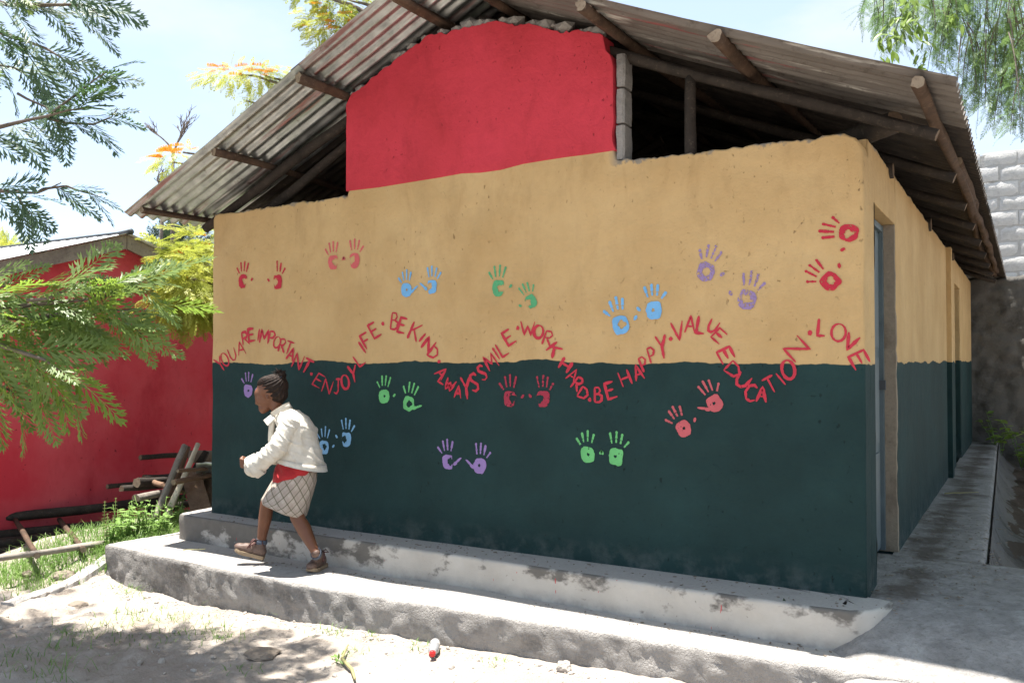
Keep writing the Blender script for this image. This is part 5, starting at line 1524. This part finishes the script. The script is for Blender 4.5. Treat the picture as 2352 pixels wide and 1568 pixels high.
for (px, py, n) in ((372, 346, 9), (348, 358, 8), (395, 348, 5)):
    for k in range(n):
        fl.put(FLG[k % 3], (basis(RT + UP * rng.uniform(-.1, .1)), at(px + rng.uniform(-14, 8), py + rng.uniform(-4, 4), 10.8), rng.uniform(.10, .15)))
setp(bc.build('foliage', M['leaf_back'], bt), kind='stuff')
setp(fl.build('blossom', M['flower'], bt), kind='stuff')

# bare twiggy tree
def bare_tree(px, pbase, ptop, dep, lab, seed, n0=3):
    base = at(px, pbase, dep); q = random.Random(seed)
    ro = empty('bare_tree', (base.x, base.y, -.4), lab, 'tree')
    limb('trunk', [(base.x, base.y, -.4), base], .05, .022, ro, M['trunk'], seed)
    mb = MB(); kpx = dep / F_PX
    def grow(p, d, L, r, lv):
        P = [p]; dd = d
        for i in range(4):
            dd = (dd + Vector((q.gauss(0, .16), q.gauss(0, .16), q.gauss(0, .08)))).normalized(); P.append(P[-1] + dd * L / 4)
        V, Fc, _b = tube_geo(P, [r, r * .9, r * .8, r * .7, r * .55], 5); mb.put(V, Fc)
        if lv < 4:
            for k in range(3):
                s_ = RT * q.uniform(-1, 1) + FW * q.uniform(-.7, .7)
                grow(P[q.choice((2, 3, 4))], (dd + s_ * .55 + UP * .15).normalized(), L * q.uniform(.55, .8), r * .62, lv + 1)
    for k in range(n0):
        grow(base, (UP + RT * (k - 1) * .45 + RT * q.uniform(-.2, .2)).normalized(), (pbase - ptop) * kpx * .45, .018, 1)
    mb.build('twigs', M['trunk'], ro)
bare_tree(398, 352, 245, 13, 'small leafless tree rising behind the left roof slope above orange blossom', 5)
bare_tree(376, 440, 375, 12.2, 'thin leafless sapling poking out below the orange blossom beside the roof', 9, 2)

# far trees
def far_tree(px, py, dep, rx, ry, n, mat, lab, name, size, geo, seed):
    c = at(px, py, dep); kpx = dep / F_PX
    ro = empty(name, (c.x, c.y, -.5), lab, 'tree'); q = random.Random(seed)
    limb('trunk', [(c.x, c.y, -.5), (c.x, c.y, c.z + ry * kpx * .3)], .14, .04, ro, M['trunk'], seed)
    cl = Cloud()
    for k in range(n):
        a = q.uniform(0, 2 * math.pi); b = q.uniform(-1, 1); r = q.random() ** .4
        o_ = Vector((math.cos(a) * math.sqrt(1 - b * b) * rx * kpx, math.sin(a) * math.sqrt(1 - b * b) * rx * kpx, b * ry * kpx)) * r
        o_ *= 1 + .35 * noise.noise(o_ * 1.2 + Vector((seed, 0, 0)))
        d = o_.normalized() + Vector((q.uniform(-.5, .5), q.uniform(-.5, .5), q.uniform(-.2, .6)))
        cl.put(geo[k % len(geo)], xf(c + o_, d, size * q.uniform(.7, 1.2)))
    setp(cl.build('crown', mat, ro), kind='stuff')
far_tree(385, 590, 24, 42, 62, 420, M['leaf_dark'], 'dark green conifer behind the shed roof, left of the flowering tree', 'conifer', .42, GREV_LO, 3)
far_tree(440, 560, 26, 45, 50, 320, M['leaf_dark'], 'second dark conifer mostly hidden by the flowering tree and the eave', 'conifer', .42, GREV_LO, 4)
far_tree(8, 590, 30, 38, 48, 360, M['leaf_back'], 'small round green tree far off at the left edge above the shed roof', 'leafy_tree', .42, GREV_LO, 6)

# ------------------------------------------------------------------ pepper tree at the right
T3 = Vector((4.2, 3.6, -.1))
pt = empty('pepper_tree', T3, 'weeping green tree whose hanging sprays fill the top right corner', 'tree')
limb('trunk', [T3, T3 + Vector((-.2, .1, 2.2)), T3 + Vector((-.6, .2, 4.4)), T3 + Vector((-1.1, .2, 6))], .26, .12, pt, M['trunk'], 5)
pc = Cloud(); pc2 = Cloud()
def strand(p, L, n, s, sway=None):
    P = [Vector(p)]; d = Vector((rng.uniform(-.5, .3), rng.uniform(-.4, .4), -.25))
    m = 7
    for i in range(m):
        d = (d + Vector((0, 0, -.35))).normalized(); P.append(P[-1] + d * L / m)
    V, Fc, _b = tube_geo(P, [.006 - .0045 * i / m for i in range(m + 1)], 4, caps=False)
    pc2.v.append(np.array([tuple(v) for v in V])); k = pc2.n; pc2.f += [tuple(i + k for i in q) for q in Fc]; pc2.n += len(V)
    for k in range(n):
        t = (k + .5) / n * m; i = min(m - 1, int(t)); q = P[i].lerp(P[i + 1], t - i)
        sd = Vector((rng.uniform(-1, 1), rng.uniform(-1, 1), rng.uniform(-1.0, -.1)))
        pc.put(PEP[k % 4], xf(q, sd, s * rng.uniform(.7, 1.2)))
for (px, py, dep, n, L) in ((2330, -60, 7.0, 16, .75), (2270, -60, 7.2, 14, .7), (2210, -70, 7.4, 12, .65), (2150, -60, 7.4, 10, .55), (2090, -50, 7.6, 8, .5), (2040, -40, 7.6, 5, .42),
                            (2340, 60, 6.8, 14, .75), (2290, 70, 7.0, 12, .65), (2240, 60, 7.2, 9, .6), (2350, 150, 6.8, 10, .6), (2170, 20, 7.4, 6, .5), (2110, 0, 7.4, 5, .4), (2020, -10, 7.6, 4, .35)):
    for k in range(n):
        strand(at(px + rng.uniform(-38, 38), py + rng.uniform(-45, 30), dep + rng.uniform(-.5, .5)), L * rng.uniform(.6, 1.2), 13, .17)
for i, (px, py, dp) in enumerate(((2300, -60, 7.0), (2180, -70, 7.4), (2060, -50, 7.6), (2330, 60, 6.8))):
    e = at(px, py, dp); j = T3 + Vector((-.9, .2, 5.0)); limb('limb', [j, j.lerp(e, .5) + UP * .35, e], .07, .012, pt, M['trunk'], 120 + i)
# broad-leafed sprig hanging in front of the feathery strands
OV = (np.array([(0, 0, 0), (.3, .16, .02), (.62, .15, .0), (1, 0, -.08), (.62, -.15, 0), (.3, -.16, .02), (.5, 0, -.03)]), [(0, 6, 1), (1, 6, 2), (2, 6, 3), (3, 6, 4), (4, 6, 5), (5, 6, 0)])
sp_ = Cloud()
for (px, py, n) in ((2075, 40, 26), (2050, 90, 22), (2110, 60, 22), (2120, 110, 16), (2090, 0, 20), (2190, 40, 14), (2040, 118, 12), (2125, 150, 8)):
    for k in range(n):
        p = at(px + rng.gauss(0, 13), py + rng.gauss(0, 20), 6.9 + rng.gauss(0, .12))
        sp_.put(OV, xf(p, Vector((rng.uniform(-1, 1), rng.uniform(-1, 1), rng.uniform(-1.4, -.2))), rng.uniform(.07, .12)))
setp(sp_.build('broad_leaves', M['leaf_near'], pt), kind='stuff')
# wide crown overhead, outside the picture, that shades the passage and the apron
for i in range(90):
    c = Vector((rng.uniform(.5, 4.6), rng.uniform(-3.4, 9.0), rng.uniform(3.9, 5.6)))
    if c.x < .9 and c.y > -.2: continue
    for k in range(26):
        p = c + Vector((rng.gauss(0, .30), rng.gauss(0, .30), rng.gauss(0, .18)))
        if in_frame(p, 120): continue
        pc.put(GREV_LO[k % 4], xf(p, Vector((rng.uniform(-1, 1), rng.uniform(-1, 1), rng.uniform(-.6, 0))), rng.uniform(.30, .42)))
    if i % 5 == 0: 
        j = T3 + Vector((-.8, .2, 4.6)); limb('limb', [j, j.lerp(c, .5) + UP * .3, c], .05, .012, pt, M['trunk'], 140 + i, 3)
setp(pc.build('foliage', M['leaf_pepper'], pt), kind='stuff')
setp(pc2.build('twigs', M['trunk'], pt), kind='stuff')

# ------------------------------------------------------------------ grass and weeds
def blade(cl, p, h, lean, w):
    a = rng.uniform(0, 2 * math.pi); d = Vector((math.cos(a), math.sin(a), 0)); s = Vector((-d.y, d.x, 0)) * w
    p = Vector(p); m = p + d * lean * h * .35 + UP * h * .6; t = p + d * lean * h + UP * h * rng.uniform(.75, 1)
    k = cl.n; cl.v.append(np.array([p - s, p + s, m + s * .7, m - s * .7, t])); cl.f += [(k, k + 1, k + 2, k + 3), (k + 3, k + 2, k + 4)]; cl.n += 5
gc = Cloud(); cnt = 0
while cnt < 10500:
    x = rng.uniform(-6.5, -5.18); y = rng.uniform(-1.55, .95)
    dens = S((x + 6.45) / .6) * S((y + 1.25 - .25 * (x + 5.2) * -.2 + .22 * noise.noise(Vector((x * 2.2, y * 2.2, 4)))) / .35)
    if x > -5.35 and y < -.62: dens *= .35
    if rng.random() > dens * (.55 + .6 * noise.noise(Vector((x * 3, y * 3, 8)))): 
        cnt += .15; continue
    blade(gc, (x, y, gz(x, y) - .01), rng.uniform(.03, .115), rng.uniform(.3, 1.3), rng.uniform(.002, .0038)); cnt += 1
setp(gc.build('grass', M['grass']), 'bright green grass beside the left end of the steps', 'grass', kind='stuff')
tc = Cloud()
for (px, py, n, sp_r, hh) in ((640, 1400, 46, .09, .07), (700, 1388, 40, .08, .07), (420, 1418, 60, .16, .07), (470, 1450, 60, .14, .07), (520, 1466, 60, .14, .06), (330, 1400, 60, .18, .08), (250, 1440, 70, .22, .08),
                          (760, 1455, 50, .10, .06), (850, 1470, 30, .08, .05), (960, 1500, 30, .08, .05), (150, 1460, 60, .22, .09), (350, 1470, 50, .2, .07), (60, 1500, 70, .3, .1), (1140, 1540, 20, .06, .05),
                          (500, 1378, 30, .05, .05), (300, 1350, 60, .14, .08), (800, 1508, 30, .08, .05), (560, 1540, 30, .12, .06), (130, 1545, 50, .2, .12)):
    c = on('z', -.42, px, py)
    for k in range(n):
        x = c.x + rng.gauss(0, sp_r * .6); y = c.y + rng.gauss(0, sp_r * .6)
        blade(tc, (x, y, gz_rough(x, y) - .008), rng.uniform(.35, .9) * hh, rng.uniform(.6, 1.8), .0024)
setp(tc.build('grass_tufts', M['grass']), 'sparse grass tufts on the bare ground', 'grass', kind='stuff')

def weed(x, y, h, nl, ls, lab, grp, seed, mat='leaf_weed', z=None, spread=.35):
    q = random.Random(seed); z0 = gz(x, y) if z is None else z
    ro = empty('weed', (x, y, z0), lab, 'weed', grp); mb = MB(); cl = Cloud()
    for k in range(3 + nl // 10):
        a = q.uniform(0, 2 * math.pi); tip = Vector((x + math.cos(a) * h * spread * q.uniform(.3, 1), y + math.sin(a) * h * spread * q.uniform(.3, 1), z0 + h * q.uniform(.55, 1)))
        b = Vector((x, y, z0 - .02)); m = b.lerp(tip, .5) + Vector((0, 0, h * .12))
        V, Fc, _b = tube_geo([b, m, tip], [.005, .004, .002], 5); mb.put(V, Fc)
        for j in range(max(3, nl // 4)):
            t = q.uniform(.25, 1.0); p = b.lerp(m, t * 2) if t < .5 else m.lerp(tip, t * 2 - 1)
            a2 = q.uniform(0, 2 * math.pi); d = Vector((math.cos(a2), math.sin(a2), q.uniform(-.4, .5)))
            B_ = basis(d); cl.put((OV[0] * np.array([1, 1.5, 1]), OV[1]), (B_, p, ls * q.uniform(.6, 1.2)))
    mb.build('stem', M['leaf_weed'], ro); cl.build('foliage', M[mat], ro)
for i, (px, py, h, nl, ls) in enumerate(((255, 1250, .22, 26, .07), (285, 1245, .26, 28, .075), (310, 1240, .32, 30, .07), (335, 1240, .24, 26, .06), (360, 1232, .22, 26, .06), (385, 1228, .20, 24, .055), (405, 1215, .22, 24, .055),
                                        (375, 1215, .28, 24, .055), (345, 1225, .26, 22, .05), (398, 1200, .46, 18, .05), (300, 1225, .30, 24, .06), (325, 1215, .3, 22, .055), (415, 1200, .30, 16, .045), (270, 1232, .28, 20, .06))):
    c = on('z', -.27, px, py); weed(min(c.x, -5.26), c.y, h, nl, ls, 'leafy green weed crowding the grass at the left end of the steps', 'weeds by the steps', 200 + i)
# tall flower spikes with whorled bracts
for i, (px, pb, ptop) in enumerate(((237, 1235, 1150), (262, 1230, 1142), (297, 1205, 1160), (243, 1260, 1178), (316, 1205, 1165))):
    b = on('z', -.28, px, pb); dep = -_s * (b.x - CAM[0]) + _c * (b.y - CAM[1]); t = at(px + 4, ptop, dep)
    ro = empty('spike_weed', b, 'thin weed with whorled dry flower spike, ' + ('leftmost of the tall spikes', 'tallest of the spikes before the red wall', 'between the tall spikes and the stacked logs', 'lowest one, rooted in the grass', 'rightmost spike beside the stacked logs')[i], 'weed', 'spiked weeds')
    V, Fc, _b = tube_geo([b, b.lerp(t, .5), t], [.004, .003, .0015], 5); add('stem', V, Fc, M['leaf_weed'], ro)
    mb = MB()
    for k in range(8):
        p = b.lerp(t, .35 + .62 * k / 7)
        for j in range(6):
            a = j * math.pi / 3 + k; d = Vector((math.cos(a), math.sin(a), .25)); r = .020 * (1.1 - .08 * k)
            mb.put([p, p + d * r + Vector((0, 0, .004)), p + d * r * .9 + Vector((0, 0, -.004))], [(0, 1, 2)], 0, False)
    mb.build('bracts', M['drygrass'], ro)
# plants beside the drain channel
for i, (x, y, h, nl, ls) in enumerate(((.86, 4.2, .55, 30, .13), (.92, 5.4, .6, 34, .13), (.80, 6.6, .6, 30, .12), (.70, 7.8, .7, 34, .12), (.95, 3.2, .45, 24, .11), (.62, 8.9, .9, 34, .13), (.35, 9.5, .8, 30, .12))):
    weed(x, y, h, nl, ls, ('second-nearest leafy plant over the drain channel', 'third-nearest leafy plant over the drain channel', 'fourth-nearest leafy plant over the drain channel', 'fifth-nearest leafy plant over the drain channel', 'leafy plant over the drain channel nearest the camera', 'leafy plant over the drain last but one before the far wall', 'leafy plant at the far end of the side path before the dark wall')[i], 'plants along the drain', 300 + i, 'leaf_near', -.25)

# ------------------------------------------------------------------ small things on the ground
def rock(name, lab, cat, grp, c, r, mat, seed, flat=.6):
    bm = bmesh.new(); bmesh.ops.create_icosphere(bm, subdivisions=3, radius=1)
    V = []
    for v in bm.verts:
        q = v.co.copy(); k = 1 + .38 * noise.noise(q * 1.3 + Vector((seed, 0, 0))) + .14 * noise.noise(q * 4 + Vector((seed, 2, 0)))
        V.append((c[0] + q.x * r * k, c[1] + q.y * r * k * .85, c[2] + q.z * r * k * flat))
    Fc = [tuple(v.index for v in f.verts) for f in bm.faces]; bm.free()
    return setp(add(name, V, Fc, mat, None, False), lab, cat, grp)
def ground_at(px, py):
    p = on('z', -.42, px, py)
    for _ in range(4): p = on('z', gz_rough(p.x, p.y), px, py)
    return p
M['stone'] = concrete('pale_stone', (.43, .39, .345), (.36, .32, .27), .4, .8, 12)
M['clod'] = concrete('dry_clod', (.24, .20, .16), (.13, .10, .075), .5, 1, 13)
c = ground_at(1296, 1538); rock('stone', 'pale angular stone lying on the ground below the lower step', 'stone', None, (c.x, c.y, c.z + .018), .040, M['stone'], 3, .75)
c = ground_at(600, 1500); rock('clod', 'large brown clod of turf on the bare ground, nearest the camera', 'clod', None, (c.x, c.y, c.z + .0), .10, M['clod'], 8, .26)
c = ground_at(150, 1322); rock('stone', 'flat grey-brown rock half buried at the grass edge', 'stone', None, (c.x, c.y, c.z + .005), .095, M['clod'], 11, .38)
c = ground_at(62, 1322); rock('stone', 'small rounded rock at the grass edge near the left side', 'stone', None, (c.x, c.y, c.z + .01), .045, M['clod'], 15, .7)
c = ground_at(180, 1388); rock('stone', 'dark flat stone lying in front of the broken kerb', 'stone', None, (c.x, c.y, c.z + .0), .07, M['clod'], 17, .3)
c = ground_at(395, 1350); rock('stone', 'grey lump at the foot of the lower step near its left corner', 'stone', None, (c.x, c.y, c.z + .0), .03, M['stone'], 21, .7)
# gravel
gvl = Cloud()
bm = bmesh.new(); bmesh.ops.create_icosphere(bm, subdivisions=1, radius=1)
IC = (np.array([tuple(v.co) for v in bm.verts]), [tuple(v.index for v in f.verts) for f in bm.faces]); bm.free()
for k in range(2200):
    if k < 700:
        x = rng.uniform(-5.1, .1); y = -.70 - abs(rng.gauss(0, .07)) - .02 * noise.noise(Vector((x * 4, 0, 0)))
    else: x = rng.uniform(-6.0, .3); y = rng.uniform(-2.3, -.7)
    s = rng.uniform(.002, .007) if rng.random() < .95 else rng.uniform(.010, .02)
    gvl.put((IC[0] * np.array([rng.uniform(.7, 1.3), rng.uniform(.7, 1.3), rng.uniform(.5, .9)]), IC[1]), (basis((rng.uniform(-1, 1), rng.uniform(-1, 1), rng.uniform(-.5, .5))), (x, y, gz_rough(x, y) + s * .25), s))
setp(gvl.build('gravel', M['stone']), 'loose gravel scattered on the bare ground', 'gravel', kind='stuff')
# broken concrete kerb sunk in the ground
ko = [ground_at(262, 1318), ground_at(150, 1352), ground_at(30, 1392)]
V = []; Fc = []; P = densify([(ko[0].x, ko[0].y), (ko[1].x, ko[1].y), (ko[2].x, ko[2].y)], .03); n = len(P)
for i, p in enumerate(P):
    t = (P[min(i + 1, n - 1)] - P[max(i - 1, 0)]).normalized(); nn = Vector((-t.y, t.x)) if Vector((-t.y, t.x)).dot(Vector((1, -1))) > 0 else Vector((t.y, -t.x))
    z = gz(p.x, p.y)
    for (o_, dz) in ((-.12, -.1), (-.11, .035), (-.02, .045), (.0, .035), (.012, -.02), (.015, -.12)):
        q = Vector((p.x + nn.x * o_, p.y + nn.y * o_, z + dz)); V.append(q + Vector((1, 1, 1)) * (noise.noise(q * 14) * .018 + noise.noise(q * 40) * .008))
Fc = [(i * 6 + j, (i + 1) * 6 + j, (i + 1) * 6 + j + 1, i * 6 + j + 1) for i in range(n - 1) for j in range(5)] + [(0, 1, 2, 3, 4, 5), tuple((n - 1) * 6 + j for j in (5, 4, 3, 2, 1, 0))]
o = add('kerb', V, Fc, M['conc_lower'], None, False); setp(o, 'broken concrete kerb half buried left of the lower step', 'kerb')
bm = bmesh.new(); bm.from_mesh(o.data); bmesh.ops.recalc_face_normals(bm, faces=bm.faces); bm.to_mesh(o.data); bm.free()
# plastic bottle with red cap
t = NT('clear_plastic'); t.col((.92, .93, .95)); t.set(.12, .5); t.b.inputs['Transmission Weight'].default_value = .72; t.b.inputs['IOR'].default_value = 1.25; M['plastic'] = t.mat
M['redcap'] = simple('red_plastic', (.62, .02, .02), .35, .5, 0, .1)
b0 = ground_at(1000, 1488); b1 = ground_at(988, 1533)
bt_ = empty('plastic_bottle', b0, 'small clear plastic bottle with red cap lying on the ground', 'bottle')
ax = (b1 - b0).normalized(); b0 = b0 + UP * .030; L = .205
prof = [(0, .004), (.001, .022), (.01, .029), (.04, .030), (.06, .028), (.08, .030), (.12, .030), (.14, .027), (.16, .019), (.172, .013), (.185, .0125)]
V, Fc, _b = tube_geo([b0 + ax * (u * L / .205) for u, r in prof], [r for u, r in prof], 18); add('body', V, Fc, M['plastic'], bt_)
V, Fc, _b = tube_geo([b0 + ax * u for u in (.180, .183, .203, .206)], [.013, .0165, .0165, .013], 18); add('cap', V, Fc, M['redcap'], bt_)
# withered plant stalk, dropped leaf, straws
st = empty('withered_stalk', ground_at(790, 1545), 'yellow-green uprooted plant stalk on the ground near the bottle', 'stalk')
P0, P1, P2, P3 = ground_at(815, 1568) + UP * .02, ground_at(808, 1545) + UP * .02, ground_at(785, 1525) + UP * .03, ground_at(800, 1492) + UP * .03
V, Fc, _b = tube_geo([P0, P1, P2, P3], [.006, .009, .008, .003], 7); add('stem', V, Fc, M['drygrass'], st)
cl = Cloud()
for k in range(12):
    cl.put(OV, (basis((rng.uniform(-1, 1), rng.uniform(-1, 1), rng.uniform(0, .5))), ground_at(782 + rng.uniform(-14, 12), 1522 + rng.uniform(-12, 10)) + UP * .015, rng.uniform(.03, .05)))
cl.build('leaves', M['leaf_weed'], st)
def flat_leaf(name, lab, cat, p, d, s, mat, n):
    B = basis(d, up=n); V = (np.array(B) @ (OV[0].T * s)).T + np.array(p)
    o = add(name, V.tolist(), OV[1], M[mat], None, True); m = o.modifiers.new('t', 'SOLIDIFY'); m.thickness = .0012
    return setp(o, lab, cat)
flat_leaf('fallen_leaf', 'dark green leaf caught on the edge of the upper step', 'leaf', on('z', .012, 1800, 1372), (.3, -.5, -1.2), .085, 'leaf_dark', (0, -1, .5))
p = on('z', -.165, 420, 1263)
o = pole('straw', p, p + Vector((.13, .09, .008)), .003, .0015, None, [M['drygrass']], .03, 5, 6, 5); setp(o, 'thin green straw lying on the lower step near its left end', 'straw')
p = Vector((.06, 3.9, .012))
o = pole('palm_frond', p, p + Vector((.26, .1, .02)), .006, .003, None, [M['drygrass']], .03, 3, 8, 6); setp(o, 'thin dry frond lying across the side path', 'frond')
# litter of bark crumbs on the steps
lt = Cloud()
for k in range(420):
    x = rng.uniform(-4.6, .2)
    if rng.random() < .5: y = rng.uniform(-.25, -.02); z = .003
    else: y = rng.uniform(-.42, -.30); z = -.187
    s = rng.uniform(.002, .006)
    lt.put((IC[0] * np.array([rng.uniform(.8, 3), 1, .5]), IC[1]), (basis((rng.uniform(-1, 1), rng.uniform(-1, 1), 0)), (x, y, z), s))
for k in range(260):
    lt.put((IC[0] * np.array([rng.uniform(.8, 3.5), 1, .4]), IC[1]), (basis((rng.uniform(-1, 1), rng.uniform(-1, 1), 0)), (rng.uniform(.0, .6), rng.uniform(.0, 3), .004), rng.uniform(.002, .007)))
setp(lt.build('litter', M['clod']), 'crumbs of bark and soil strewn on the steps and path', 'litter', kind='stuff')
